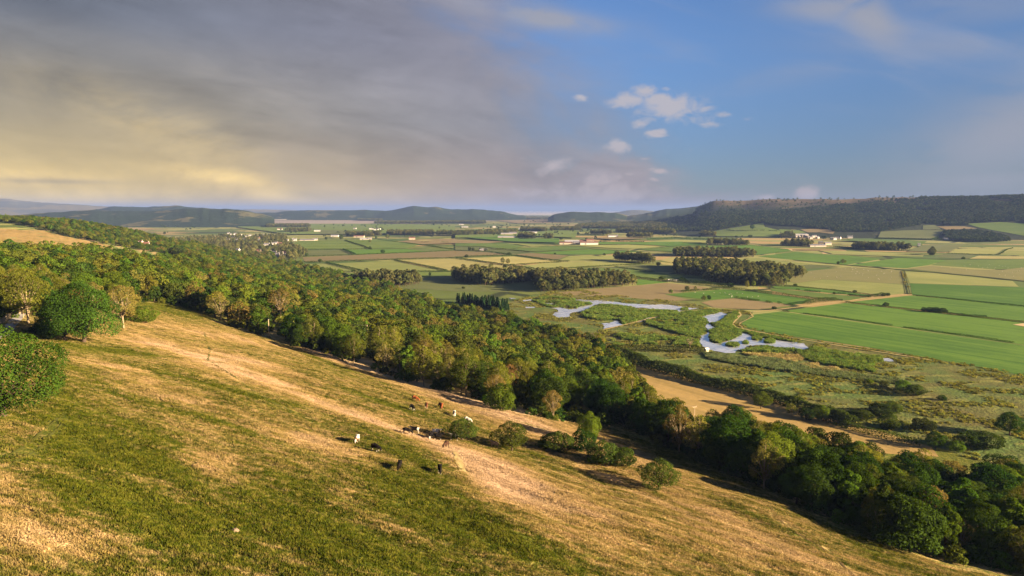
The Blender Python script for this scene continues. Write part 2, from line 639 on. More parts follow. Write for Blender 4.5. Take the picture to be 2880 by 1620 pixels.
def m_plain():
    """far valley floor: patchwork of small fields with dark boundaries"""
    m, N = new_mat('valley_floor')
    p = N.pos()
    q = N.mapping(p, rot=(0, 0, .35), scale=(.0032, .0060, 1))
    wob = N.noise(p, .002, 2)
    v = N.n('ShaderNodeTexVoronoi', feature='F1', distance='CHEBYCHEV')
    N.put(v.inputs['Vector'], q); v.inputs['Scale'].default_value = 1.0; v.inputs['Randomness'].default_value = .75
    sep = N.n('ShaderNodeSeparateColor'); N.t.links.new(v.outputs['Color'], sep.inputs[0])
    c = N.mix(sep.outputs[0], (.045, .085, .020), (.115, .135, .035))
    c = N.mix(N.step(sep.outputs[1], .72, .78), c, (.25, .19, .085))
    c = N.mix(N.step(sep.outputs[2], .70, .76), c, (.19, .20, .07))
    ve = N.n('ShaderNodeTexVoronoi', feature='DISTANCE_TO_EDGE')
    N.put(ve.inputs['Vector'], q); ve.inputs['Scale'].default_value = 1.0; ve.inputs['Randomness'].default_value = .75
    c = N.mix(N.step(ve.outputs['Distance'], .03, .012), c, (.025, .036, .012))
    n = N.noise(p, .02, 5, .6)
    c = N.mix(1.0, c, N.add(.7, N.mul(n, .6)), 'MULTIPLY')
    c = N.mix(N.step(N.noise(p, .0011, 4, .6), .6, .68), c, (.022, .034, .012))
    finish(N, bsdf(N, c, .95, .1))
    return m


def m_hill(name, wood=(.020, .032, .012), grass=(.10, .10, .038), heath=(.17, .115, .06), sc=.004, thr=.56, top=None):
    m, N = new_mat(name)
    p = N.pos()
    n = N.noise(p, sc, 6, .62, .3)
    f = N.noise(p, sc * 9, 5, .65)
    c = N.mix(1.0, wood, N.add(.4, N.mul(f, 1.2)), 'MULTIPLY')
    c = N.mix(N.step(n, thr, thr + .05), c, N.mix(f, grass, heath))
    if top:
        z = N.xyz(p)[2]
        zz = N.add(z, N.mul(N.sub(n, .5), 90))
        c = N.mix(N.step(zz, top[0], top[1], 0, .9), c, N.mix(N.step(f, .4, .62), heath, (.07, .065, .026)))
    finish(N, bsdf(N, c, .95, .1, f, .6, 12))
    return m


def m_marsh():
    m, N = new_mat('marsh_ground')
    p = N.pos()
    a = N.noise(p, .018, 6, .62, .5)
    b = N.noise(N.mapping(p, rot=(0, 0, -.3), scale=(.4, 1, 1)), .12, 5, .65)
    f = N.noise(p, .5, 4, .65)
    c = N.mix(N.step(a, .38, .62), (.090, .084, .026), (.062, .104, .024))
    c = N.mix(N.step(b, .5, .68), c, (.15, .16, .042))
    c = N.mix(N.step(f, .52, .72), c, (.045, .048, .016))
    c = N.mix(N.step(N.mul(b, f), .33, .42), c, (.17, .15, .055))
    finish(N, bsdf(N, c, .95, .1, N.add(f, b), .9, 1.2))
    return m


def m_water():
    m, N = new_mat('water')
    p = N.pos()
    n = N.noise(N.mapping(p, rot=(0, 0, .9), scale=(.3, 1, 1)), .35, 5, .6)
    mud = N.noise(p, .03, 4, .6)  # patch mask for sky reflection painted into the colour, no silt
    col = N.mix(N.step(mud, .35, .7), (.28, .31, .37), (.42, .43, .46))  # pale base colours stand in for bright sky mirrored in the pools
    b = N.n('ShaderNodeBsdfPrincipled')
    N.put(b.inputs['Base Color'], N.mix(N.step(n, .42, .68), col, (.17, .19, .235)))
    N.put(b.inputs['Roughness'], N.step(n, .3, .7, .02, .08))
    b.inputs['IOR'].default_value = 1.9
    b.inputs['Specular IOR Level'].default_value = 1.0
    bn = N.n('ShaderNodeBump'); bn.inputs['Strength'].default_value = .02; bn.inputs['Distance'].default_value = .1
    N.put(bn.inputs['Height'], n); N.t.links.new(bn.outputs[0], b.inputs['Normal'])
    finish(N, b.outputs[0])
    return m


def m_hide(name, kind, c0, c1, thr=.5, scale=2.2):
    """cow coat; patches sit in the cow's own space"""
    m, N = new_mat(name)
    tc = N.n('ShaderNodeTexCoord').outputs['Object']
    r = N.rnd()
    off = N.comb(N.mul(r, 17.0), N.mul(r, 5.0), N.mul(r, 9.0))
    va = N.n('ShaderNodeVectorMath', operation='ADD')
    N.put(va.inputs[0], tc); N.put(va.inputs[1], off)
    n = N.noise(va.outputs[0], scale, 2, .4, .3)
    f = N.step(n, thr - .012, thr + .012)
    col = N.mix(f, c0, c1)
    z = N.xyz(tc)[2]
    if kind == 'socks':
        col = N.mix(N.step(z, .36, .30), col, (.36, .34, .30))
    finish(N, bsdf(N, col, .85, .08))
    return m


M = {}
M['pasture'] = m_grass_sheet('pasture_grass')
M['tuft'] = m_grass_sheet('pasture_tufts', True)
M['plain'] = m_plain()
M['marsh'] = m_marsh()
M['water'] = m_water()
M['oak'] = m_leaf('oak_leaves', (.022, .045, .005), (.038, .065, .009), .26, 1.0)
M['ash'] = m_leaf('ash_leaves', (.076, .100, .013), (.115, .120, .017), .38)
M['lime'] = m_leaf('young_leaves', (.052, .094, .009), (.086, .124, .014), .35, .7)
M['dark'] = m_leaf('dark_leaves', (.023, .046, .007), (.042, .068, .011), .28, .8)
M['bare'] = m_leaf('thin_leaves', (.115, .105, .024), (.145, .122, .032), .4)
M['rust'] = m_leaf('bronze_leaves', (.13, .085, .03), (.16, .09, .035), .3)
M['thorn'] = m_leaf('hawthorn_leaves', (.036, .052, .009), (.056, .072, .013), .3, .8)
M['conifer'] = m_leaf('needles', (.012, .030, .009), (.022, .044, .012), .1)
M['plantation'] = m_leaf('valley_wood_leaves', (.060, .076, .026), (.150, .150, .055), .35, .8)
M['scarwood'] = m_leaf('scar_wood_leaves', (.020, .042, .017), (.066, .082, .030), .25, .8)
M['hedge'] = m_leaf('hedge_leaves', (.030, .056, .010), (.046, .076, .014), .25)
M['reed'] = m_leaf('green_reeds', (.060, .108, .020), (.120, .160, .038), .35, .8)
M['reedgrey'] = m_leaf('grey_reeds', (.085, .120, .055), (.13, .155, .075), .3)
M['reedtan'] = m_leaf('straw_reeds', (.22, .185, .085), (.30, .25, .12), .3)
M['tussock'] = m_leaf('marsh_tussocks', (.075, .078, .018), (.20, .20, .05), .35, .8)
M['bark'] = m_simple('bark', (.050, .036, .025), .9, .1, 3.0, .4)
M['palebark'] = m_simple('pale_bark', (.19, .150, .095), .9, .1, 3.0, .3)
M['lush'] = m_field('lush_grass', (.034, .092, .009), (.070, .142, .016), stripe=.7)
M['mid'] = m_field('meadow_grass', (.058, .104, .018), (.098, .140, .030))
M['dull'] = m_field('dull_meadow', (.062, .082, .028), (.095, .112, .042))
M['pale'] = m_field('pale_grass', (.130, .158, .046), (.198, .215, .070))
M['cream'] = m_field('ripening_crop', (.21, .20, .075), (.28, .26, .10))
M['tan'] = m_field('rough_tan_grass', (.125, .105, .052), (.178, .142, .074), (.085, .085, .030))
M['tanpale'] = m_field('grazed_tan_grass', (.122, .128, .048), (.168, .162, .066), (.095, .115, .036), patch=.016)
M['straw'] = m_field('straw_field', (.165, .122, .042), (.245, .172, .066), (.11, .11, .034), stripe=.6)
M['soil'] = m_simple('bare_soil', (.36, .28, .16), .95, .1, .1)
M['ditch'] = m_simple('ditch_vegetation', (.020, .030, .010), .95, .1, .3, .5)
M['mud'] = m_field('mud_flat', (.17, .145, .13), (.23, .20, .18), stripe=.5, patch=.0016)
M['sea'] = m_field('shallow_sea', (.16, .19, .25), (.36, .34, .34), stripe=.9, patch=.0004)
M['road'] = m_simple('worn_asphalt', (.22, .215, .225), .9, .2, .8, .2)
M['trackgrass'] = m_simple('trodden_green_line', (.070, .078, .014), .95, .1, .8, .4)
M['trackbare'] = m_simple('trodden_pale_line', (.30, .24, .11), .95, .1, .6, .3)
M['trackdark'] = m_simple('trodden_dark_line', (.080, .055, .022), .95, .1, .6, .4)
M['stone'] = m_simple('limestone', (.16, .135, .10), .9, .2, 2.0, .3, .5)
M['wood'] = m_simple('weathered_pole', (.33, .25, .17), .85, .2, 6, .3)
M['wire'] = m_simple('wire', (.06, .06, .06), .5, .4)
M['ceramic'] = m_simple('insulator', (.45, .40, .36), .3, .5)
M['white'] = m_simple('white_render', (.42, .41, .40), .8, .2, .5, .08)
M['cream_wall'] = m_simple('cream_render', (.34, .30, .24), .8, .2, .5, .1)
M['greywall'] = m_simple('grey_stone_wall', (.32, .29, .26), .9, .2, 1.0, .2)
M['slate'] = m_simple('slate_roof', (.12, .12, .145), .6, .3, 1.0, .25)
M['redroof'] = m_simple('red_roof', (.12, .060, .050), .7, .2, 1.0, .2)
M['tin'] = m_simple('grey_sheet_roof', (.24, .25, .29), .6, .3, .3, .15)
M['darkglass'] = m_simple('dark_window', (.03, .035, .045), .15, .5)
M['hillfar'] = m_hill('far_moor', (.07, .075, .055), (.10, .10, .05), (.13, .11, .06), .0008, .5)
M['hillwood'] = m_hill('wooded_ridge', wood=(.014, .026, .012), grass=(.060, .068, .028), heath=(.085, .075, .040), sc=.0035)
M['hillknott'] = m_hill('wooded_knott', wood=(.014, .026, .012), grass=(.060, .068, .028), heath=(.10, .080, .045), sc=.0035, thr=.60, top=(150, 190))
M['scar'] = m_hill('limestone_scar', wood=(.014, .022, .009), grass=(.075, .085, .03), heath=(.15, .100, .065), sc=.005, thr=.60, top=(110, 175))


# ------------------------------------------------------------------ ground
def axis(segs):
    out = []
    for a, b, s in segs:
        out.append(np.arange(a, b, s))
    out.append(np.array([segs[-1][1]]))
    return np.concatenate(out)


def grid_mesh(name, xs, ys, zf, mats, smooth=True, keep=None, attrs=None):
    X, Y = np.meshgrid(xs, ys)
    Z = zf(X, Y)
    nx, ny = len(xs), len(ys)
    v = np.stack([X, Y, Z], -1).reshape(-1, 3)
    idx = np.arange(nx * ny).reshape(ny, nx)
    f = np.stack([idx[:-1, :-1], idx[:-1, 1:], idx[1:, 1:], idx[1:, :-1]], -1).reshape(-1, 4)
    return mesh_np(name, v, f, mats, smooth=smooth, attrs=attrs)


PX0, PX1, PY0, PY1 = -300., 280., 40., 470.


def ground_z(x, y):
    z = np.maximum(np.where(y < 2600, H(x, np.minimum(y, 2300)), 0), 0)
    z = np.where(y > 2200, 0, z)
    inside = (x > PX0 + 4) & (x < PX1 - 4) & (y > PY0 + 4) & (y < PY1 - 4)
    return np.where(inside, z - 2.5, z)


gx = axis([(-45000, -8000, 6000), (-8000, -1500, 500), (-1500, 620, 7), (620, 2500, 150), (2500, 8000, 800), (8000, 45000, 6000)])
gy = axis([(-3000, -300, 300), (-300, 2080, 7), (2080, 4000, 160), (4000, 12000, 1000), (12000, 60000, 6000)])
tag(obj('ground', grid_mesh('ground', gx, gy, ground_z, [M['plain']])), 'wide flat valley floor of far patchwork fields reaching the horizon', 'ground', kind='structure')

# dryness map of the hill pasture: (photo x, y, radius along, radius across, tilt in degrees, amount)
DRY = [(560, 1000, 330, 26, 12, .55), (760, 1085, 330, 24, 20, .40), (1010, 1170, 330, 26, 20, .5), (1300, 1120, 320, 24, 18, .4), (1500, 1200, 330, 34, 20, .45), (950, 1010, 260, 28, 22, .4),
       (590, 1315, 95, 45, 25, .85), (890, 1245, 170, 34, 14, .5), (985, 1380, 55, 60, 60, .4), (1390, 1350, 150, 55, 25, .75), (1600, 1430, 330, 60, 26, .4), (2000, 1480, 480, 70, 24, .35),
       (2350, 1590, 420, 40, 26, .3), (90, 1510, 170, 90, 10, .5), (270, 1540, 60, 60, 0, .45), (740, 1560, 150, 40, 20, .2), (1800, 1280, 250, 22, 24, .3), (700, 960, 300, 16, 10, .3), (20, 1350, 70, 60, 0, .5),
       (60, 1215, 90, 26, 10, .5), (1650, 1560, 260, 36, 24, .25), (520, 930, 200, 16, 10, .3), (430, 1075, 140, 30, 15, .25), (1180, 1255, 120, 22, 18, .3),
       (260, 1270, 300, 75, 12, -.75), (800, 1440, 330, 60, 22, -.55), (1280, 1470, 300, 66, 20, -.6), (620, 1530, 330, 60, 20, -.5), (1160, 1265, 150, 26, 25, -.45), (1205, 1320, 90, 24, 20, -.5),
       (480, 862, 160, 14, 4, -.45), (560, 890, 130, 10, 6, -.3), (1910, 1280, 150, 22, 22, -.45), (1500, 1545, 300, 36, 22, -.35), (1050, 1560, 300, 40, 15, -.6), (300, 1420, 260, 60, 15, -.55),
       (620, 1100, 240, 18, 14, -.25), (900, 1140, 260, 16, 18, -.3), (330, 980, 200, 14, 5, -.35), (180, 1130, 90, 60, 60, -.35), (1100, 1225, 160, 18, 12, -.3), (2150, 1480, 260, 20, 26, -.25), (1100, 1350, 150, 30, 15, -.35),
       (1000, 1060, 230, 14, 20, -.3), (700, 1030, 220, 12, 18, -.3), (1480, 1290, 140, 16, 22, -.25), (2480, 1560, 200, 24, 28, -.35), (850, 1380, 120, 30, 20, -.3), (200, 1600, 260, 40, 0, -.3),
       (560, 1075, 260, 6, 14, -.6), (820, 1165, 300, 6, 20, -.6), (470, 1150, 200, 6, 16, -.5), (1040, 1120, 260, 5, 21, -.5), (690, 1215, 220, 6, 20, -.5), (1250, 1185, 200, 5, 18, -.45), (430, 1000, 180, 5, 6, -.5), (900, 1010, 200, 5, 21, -.5),
       (300, 1090, 120, 6, 30, -.5), (1010, 1250, 180, 6, 14, -.6), (1560, 1300, 240, 6, 24, -.4), (1900, 1420, 300, 7, 25, -.4), (1300, 1400, 120, 6, 30, -.4), (380, 1200, 160, 7, 24, -.5), (2300, 1540, 300, 7, 27, -.4),
       (480, 1120, 160, 7, 12, .45), (760, 1145, 240, 8, 19, .4), (1120, 1210, 220, 8, 18, .4), (350, 1035, 160, 8, 8, .4), (1750, 1360, 260, 9, 25, .35), (640, 1000, 140, 7, 14, .4), (1120, 1050, 140, 6, 22, .4), (160, 1330, 120, 12, 15, .4), (420, 1350, 90, 14, 20, .4), (1100, 1480, 120, 14, 25, .35), (900, 1500, 100, 12, 20, .3)]
TRACKS = []


def dry_at(x, y):
    z = H(x, y)
    sx, sy, f = proj(x, y, z)
    d = np.full(np.shape(x), .43)
    for cx, cy, ra, rb, an, am in DRY:
        c, s = math.cos(math.radians(an)), math.sin(math.radians(an))
        u = ((sx - cx) * c + (sy - cy) * s) / ra
        v = (-(sx - cx) * s + (sy - cy) * c) / rb
        d = d + .8 * am * np.exp(-u * u - v * v)
    d = d - .45 * sst(15, 5, z)
    return np.where((f > 20), np.clip(d, -.3, 1.4), .45)


px_ = np.arange(PX0, PX1 + .1, 2.0); py_ = np.arange(PY0, PY1 + .1, 2.0)
GX, GY = np.meshgrid(px_, py_)
tag(obj('pasture', grid_mesh('pasture', px_, py_, lambda x, y: H(x, y) + .05, [M['pasture']], attrs={'dry': ('POINT', dry_at(GX, GY).ravel())})),
    'sloping hill pasture of golden dry grass with green streaks', 'pasture', kind='structure')


def clip_half(poly, ax, val, keep_less):
    """Sutherland-Hodgman against one axis line"""
    out = []
    n = len(poly)
    for i in range(n):
        a = poly[i]; b = poly[(i + 1) % n]
        ia = (a[ax] <= val) == keep_less or a[ax] == val
        ib = (b[ax] <= val) == keep_less or b[ax] == val
        if ia: out.append(a)
        if ia != ib:
            t = (val - a[ax]) / (b[ax] - a[ax])
            p = [a[0] + t * (b[0] - a[0]), a[1] + t * (b[1] - a[1])]
            p[ax] = val
            out.append(tuple(p))
    return out


LAYER = [0]


def drape(name, pts, mat, dz=.06, step=None, smooth_noise=0.0, flat=None):
    """polygon (world xy) laid on the terrain as a thin sheet; on slopes it is cut into a grid that follows the ground"""
    pts = [(p[0], p[1]) for p in pts]
    tris = tessellate_polygon([[Vector((p[0], p[1], 0)) for p in pts]])
    polys = [[pts[i] for i in t] for t in tris]
    if step:
        for ax in (0, 1):
            lo = min(p[ax] for p in pts); hi = max(p[ax] for p in pts)
            cuts = np.arange(math.floor(lo / step) * step + step, hi, step)
            for c in cuts:
                nxt = []
                for q in polys:
                    if min(p[ax] for p in q) < c < max(p[ax] for p in q):
                        a = clip_half(q, ax, c, True); b = clip_half(q, ax, c, False)
                        if len(a) > 2: nxt.append(a)
                        if len(b) > 2: nxt.append(b)
                    else: nxt.append(q)
                polys = nxt
    bm = bmesh.new()
    key = {}
    allp = [p for q in polys for p in q]
    arr = np.array(allp)
    zz = np.maximum(H(arr[:, 0], arr[:, 1]), 0) + dz if flat is None else np.full(len(arr), flat)
    k = 0
    for q in polys:
        vs = []
        for p in q:
            kk = (round(p[0], 3), round(p[1], 3))
            if kk not in key: key[kk] = bm.verts.new((p[0], p[1], zz[k]))
            if key[kk] not in vs: vs.append(key[kk])
            k += 1
        if len(vs) > 2:
            try: bm.faces.new(vs)
            except ValueError: pass
    bm.normal_update()
    for f in bm.faces:
        if f.normal.z < 0: f.normal_flip()
    me = bpy.data.meshes.new(name)
    bm.to_mesh(me); bm.free()
    me.materials.append(mat)
    if step: me.polygons.foreach_set('use_smooth', [True] * len(me.polygons))
    return obj(name, me)


def ribbon(name, pts, width, mat, dz=.1, sub=6.0, jit=.25):
    """strip along a world polyline, following the ground"""
    P = resample(pts, sub)
    v = []; f = []
    for i, p in enumerate(P):
        a = P[max(i - 1, 0)]; b = P[min(i + 1, len(P) - 1)]
        t = Vector((b[0] - a[0], b[1] - a[1], 0)).normalized(); n = Vector((-t.y, t.x, 0))
        w = width * (1 + jit * (random.random() - .5) * 2) / 2
        for s in (-1, 0, 1):
            x = p[0] + n.x * w * s; y = p[1] + n.y * w * s
            v.append((x, y, gz(x, y) + dz))
        if i:
            k = 3 * i
            f += [(k - 3, k - 2, k + 1, k), (k - 2, k - 1, k + 2, k + 1)]
    me = bpy.data.meshes.new(name); me.from_pydata(v, [], f); me.materials.append(mat)
    return obj(name, me)


def resample(pts, st):
    out = []
    for a, b in zip(pts[:-1], pts[1:]):
        L = math.hypot(b[0] - a[0], b[1] - a[1]); n = max(1, int(L / st))
        for i in range(n):
            t = i / n
            out.append((a[0] + (b[0] - a[0]) * t, a[1] + (b[1] - a[1]) * t))
    out.append((pts[-1][0], pts[-1][1]))
    return out


def roughen(pts, st, amp, seed=0):
    """resample a closed outline and give it an irregular natural edge"""
    P = resample(list(pts) + [pts[0]], st)[:-1]
    A = np.array([(p[0], p[1]) for p in P])
    A[:, 0] += (fbm(A[:, 0] / 9, A[:, 1] / 9, seed, 3) - .5) * 2 * amp
    A[:, 1] += (fbm(A[:, 0] / 9, A[:, 1] / 9, seed + 50, 3) - .5) * 2 * amp
    return [tuple(a) for a in A]


# ------------------------------------------------------------------ valley fields
# kind, outline in photo measurements, label
FIELDS = [
    ('mid', 'B 620,688 700,630 830,592 1310,592 1570,684', 'long green strip field crossed by thin dark ditches beside the village'),
    ('dull', 'B 570,706 1310,694 1436,748 860,772', 'dull olive field below the striped green field near the village'),
    ('lush', 'B 1316,692 1630,690 2030,686 2275,718 1444,748', 'bright green wedge field with a lone round tree on its lower edge'),
    ('mid', 'B 1335,592 1700,580 1800,590 2190,640 2030,684 1635,688', 'mid green field between the diagonal hedge and the tan strip'),
    ('tan', 'B 1940,602 2180,577 2576,572 C 0,580 560,606 380,624 0,622 B 2200,636', 'long tan strip field with dark bushes along its near edge'),
    ('tan', 'B 850,780 1440,754 2275,720 2576,703 C 0,707 370,722 620,745 370,764 0,786 B 1880,806 1100,832 875,836', 'long tan rough grass band above the pale crop fields'),
    ('pale', 'B 885,862 1120,847 1490,935 1130,941 950,918', 'pale green crop field nearest the hillside wood'),
    ('pale', 'B 1215,850 1885,816 2455,937 1590,941', 'large pale green crop field in the row of three'),
    ('cream', 'B 1945,816 2350,802 C 10,796 830,912 300,936 B 2490,932', 'broad cream coloured crop field in front of the lone pair of trees'),
    ('cream', 'C 90,790 660,769 1185,828 640,864', 'cream crop field behind the lone pair of trees'),
    ('pale', 'C 655,882 1205,836 1720,821 2060,856 1200,904 905,914', 'pale green field between the cream crop and the dark valley wood'),
    ('mid', 'B 1180,962 1600,950 2480,948 C 0,950 330,942 700,950 1100,930 1500,960 1250,1010 0,980 B 2150,1010 1420,1000', 'narrow green strip behind the wood edge hedge'),
    ('dull', 'B 1900,1130 2200,1050 2170,1012 2576,985 C 0,985 600,1010 870,1050 930,1175 0,1168 B 2300,1145', 'dull green meadow in front of the dark valley wood'),
    ('tan', 'C 660,746 860,731 1285,761 1180,798 1060,804', 'small tan field behind the cream crop fields'),
    ('pale', 'C 1195,806 1300,762 1865,771 1720,813 1300,824', 'pale olive field beside the small tan field'),
    ('mid', 'C 585,690 1130,652 1440,666 1555,685 900,719', 'green field in front of the large white farm'),
    ('lush', 'C 900,726 1560,689 2150,712 1700,744 1200,748 1000,736', 'bright green field below the long dark ditch'),
    ('mid', 'C 0,626 535,622 790,660 600,688 300,660 0,655', 'green field with a straight ditch below the tan strip'),
    ('dull', 'C 0,660 290,664 580,692 850,724 640,742 380,716 0,702', 'olive field around the small brick barns'),
    ('lush', 'C 140,560 500,530 740,572 1180,568 1180,616 650,604', 'bright green field in front of the pale sheds'),
    ('pale', 'C 560,616 1100,650 860,664', 'pale triangular field beside the large farm'),
    ('pale', 'C 1155,650 1960,638 2330,664 2020,688 1400,656', 'pale green field behind the ditch by the large farm'),
    ('lush', 'C 1600,612 2576,606 2576,650 1965,633 1605,636', 'bright green strip field on the far side of the large farm'),
    ('mid', 'C 2050,690 2400,664 2576,662 2576,720 2200,708', 'green field with a pale bare patch on its edge'),
    ('tan', 'C 1520,562 1800,552 2200,568 1800,580', 'tan field by the far white farmhouse'),
    ('dull', 'C 1550,896 1810,886 2090,862 2440,886 2500,958 2250,944 1880,906', 'blue green field behind the ditch near the round tree'),
    ('mid', 'C 1365,912 1520,900 1880,908 2250,948 2576,985 2576,1028 2200,1028 1860,990 1600,950', 'blue green field with one round tree in it'),
    ('lush', 'C 2000,1022 2210,1034 2420,1062 2060,1096 2045,1062', 'bright green triangular field beside the dark valley wood'),
    ('mid', 'C 0,470 900,440 1400,470 1360,560 900,540 0,560', 'far green fields around the white farmhouse'),
    ('tan', 'C 450,360 1300,350 1520,365 1330,388 700,395', 'far reddish tan moss beyond the fields'),
    ('pale', 'D 240,606 560,581 930,594 900,616', 'cream strip field before the small round woods'),
    ('lush', 'D 80,636 700,616 925,626 915,645 500,660', 'bright green strip left of the small round woods'),
    ('lush', 'D 660,662 1100,652 1400,642 1830,690 1880,712 1485,757 1440,735 1200,702', 'bright green field behind the long dark wood'),
    ('mid', 'D 80,690 520,670 780,682 600,714 530,724', 'green field beside the long dark wood'),
    ('cream', 'D 385,812 520,777 1400,788 1200,802 700,802 560,852', 'cream field between the two long dark woods'),
    ('cream', 'D 390,834 560,850 540,872 405,862', 'small bright straw patch beside the dark wood'),
    ('pale', 'D 1200,803 1480,788 2090,856 1700,884 1500,872', 'pale green field behind the big valley wood'),
    ('dull', 'D 1700,888 2090,860 2445,880 2000,920 1770,902', 'olive field behind the big valley wood'),
    ('lush', 'D 1492,772 1920,718 2220,746 2576,762 E 600,760 960,800 560,866 480,858 0,812', 'bright green field with the lone spreading tree'),
    ('tanpale', 'E 80,940 590,888 1190,930 1222,1085 300,1030 0,1072 -180,1030', 'tan grazed field dotted with pale sheep'),
    ('pale', 'E -170,1040 0,1074 300,1034 1224,1088 1248,1190 1000,1212 600,1166 0,1104 -160,1080', 'pale striped grass field below the tan grazed field'),
    ('lush', 'E -280,1108 0,1116 600,1174 850,1212 830,1228 590,1204 0,1150 -240,1130', 'thin bright green strip between two hedges'),
    ('mid', 'E -300,1130 0,1158 590,1216 840,1242 700,1262 520,1270 0,1212 -280,1160', 'bright green strip above the hedge with bushes'),
    ('lush', 'D 450,1206 1100,1142 1400,1164 2120,1256 2000,1308 1880,1316 1240,1238 960,1264', 'bright green field by the pair of trees above the pools'),
    ('tan', 'D 855,1292 960,1270 1240,1246 1880,1326 1500,1372 1000,1350', 'rough tan field between the pools and the green field'),
    ('tan', 'F 150,190 560,140 1190,92 1500,62 1880,100 2070,132 1480,190 1800,262 1560,268 1000,225 500,205', 'rough reddish tan moss above the upper pool'),
    ('pale', 'E 1232,942 1500,952 2450,1050 2518,1114 1400,1076 1282,1070', 'pale green field beyond the double ditch'),
    ('lush', 'E 1288,1076 1400,1080 2540,1120 2700,1140 2700,1345 1312,1206', 'rich green striped field beyond the double ditch'),
    ('lush', 'K 1390,788 1780,746 1832,742 2576,812 2700,830 2700,928', 'rich green field with a row of dark bushes'),
    ('lush', 'K 965,846 1378,792 2576,922 2700,940 2700,1092', 'wide rich green field above the thin field hedge'),
    ('lush', 'K 682,935 700,910 770,870 950,850 2576,1078 2700,1100 2700,1310 2400,1245 1500,1085 900,998 740,968', 'widest rich green field along the river bank'),
    ('lush', 'E 600,868 1160,787 1700,812 1500,868 1240,904', 'bright green field in the bend of the dark ditch'),
    ('mid', 'E 1710,812 2576,802 2700,800 2700,886 2300,918 1520,868', 'green pasture with pale sheep behind the ditch'),
    ('tanpale', 'E 1260,908 1500,876 2000,918 2320,924 2576,895 2700,900 2700,1060 2450,1044', 'tan pasture with pale sheep along the ditch'),
    ('pale', 'E 1710,732 1845,682 2375,690 2290,748', 'bright yellow green field near the far scrub wood'),
    ('pale', 'E 2302,750 2400,704 2700,715 2700,768', 'yellow green field at the valley side'),
    ('dull', 'E 1560,776 1685,742 2030,752 1930,798', 'olive field with a small bush at its corner'),
    ('cream', 'E 1955,795 2060,762 2700,772 2700,800', 'thin cream field before the sheep pasture'),
    ('pale', 'E 0,716 400,704 1450,742 1430,772 400,750', 'pale strip field in front of the scrub wood'),
    ('mid', 'E 400,590 860,580 1480,600 1400,660 1250,650 1000,640 700,600', 'green fields behind the scrub wood'),
    ('dull', 'E 1300,690 1450,640 1900,640 1700,726 1260,716', 'dull grass field with a reedy edge behind the scrub wood'),
    ('dull', 'E 915,560 955,492 1400,472 1655,477 1530,574', 'pale sloping field under the scar wood'),
    ('dull', 'E 1430,468 1432,422 1570,417 1640,468', 'small sloping field in the scar wood edge'),
    ('tan', 'E 1590,432 1900,432 2050,456 1700,470', 'tan sloping patch under the scar wood'),
    ('mid', 'E 1930,402 2300,382 2700,402 2700,560 2400,505 2070,445', 'green sloping fields at the end of the scar'),
    ('mid', 'D 965,490 1130,462 1555,392 1575,440 1755,482 1735,548 1035,543', 'smooth green field rising to the scar wood'),
    ('mid', 'D 1735,464 1960,476 2045,500 1900,528 1765,508', 'small green field by the grey village'),
    ('tan', 'D 1975,467 2200,452 2375,480 2345,518 2200,500 2060,500', 'tan slope behind the grey village'),
    ('mid', 'B 120,395 900,400 1700,400 2576,420 2576,500 1500,520 700,520 120,440', 'far green fields around the white houses'),
    ('dull', 'B 1000,470 1500,480 1400,520 1050,520', 'far olive field by the white house'),
    ('cream', 'B 2120,590 2250,584 2350,590 2200,596', 'little cream patch in the far tan field'),
]
zl = .10
for i, (kd, tx, lb) in enumerate(FIELDS):
    P = hits(parse(tx))
    sloped = max(p[2] for p in P) > 1.0 or any('E' in tx.split()[0] and '4' == w[0] for w in ())
    o = drape('field', P, M[kd], dz=zl + .02 * (i % 9) + (1.0 if sloped else 0), step=70 if sloped else None)
    tag(o, lb, 'field', kind='structure')

for tx, lb in (('D 610,700 700,688 820,686 760,698 640,706', 'bare pale earth patch by the long dark wood'), ('D 1820,694 1870,690 1895,702 1850,708', 'bare earth patch by the ditch bend'),
               ('D 2215,728 2260,724 2290,738 2235,742', 'bare earth patch at the field corner'), ('K 2500,940 2576,930 2640,940 2600,956', 'bare sandy hollow in the rich green field')):
    tag(drape('soil_patch', hits(parse(tx)), M['soil'], dz=.45), lb, 'soil', kind='structure')

# estuary and sea at the horizon
tag(drape('mud_flat', [(-3500, 6000), (-2200, 5200), (-700, 5400), (300, 8200), (600, 9800), (-1500, 8600), (-3600, 7400)], M['mud'], flat=.5), 'pale estuary mud flats before the far hills', 'mud flat', kind='structure')
tag(drape('sea', [(-9000, 14500), (12000, 13500), (45000, 40000), (45000, 58000), (-45000, 58000), (-45000, 40000)], M['sea'], flat=.8), 'thin band of shallow sea at the horizon', 'sea', kind='structure')
tag(drape('sandbank', [(-1300, 9000), (1200, 8800), (2600, 9600), (1800, 11500), (-900, 11800)], M['mud'], flat=.6), 'pale sandbank in the estuary mouth', 'sandbank', kind='structure')

# straw field below the wood, upper tan fields
straw = hits(parse('S 1762,1010 1800,1030 F 1560,1075 2000,1228 2576,1330 G 1200,1155 S 2275,1150 2330,1172 2420,1195 2620,1258 2640,1285 2480,1275 2343,1262 2250,1258 2100,1232 1950,1210 1870,1180 1800,1120 1780,1060'))
tag(drape('straw_field', straw, M['straw'], dz=.12, step=9), 'golden straw field between the big hedge and the trees', 'field', kind='structure')
tag(drape('tan_field', hits(parse('A -400,470 0,455 160,462 580,500 900,575 1250,648 1280,690 1000,720 600,730 0,740 -400,740')), M['straw'], dz=.2, step=12), 'tan hilltop field above the hillside wood', 'field', kind='structure')
tag(drape('tan_field', hits(parse('A 1640,650 1750,632 1900,618 1990,622 2100,628 2300,640 2380,660 2200,668 1700,672')), M['straw'], dz=.5, step=12), 'thin tan clearing behind the hillside wood', 'field', kind='structure')

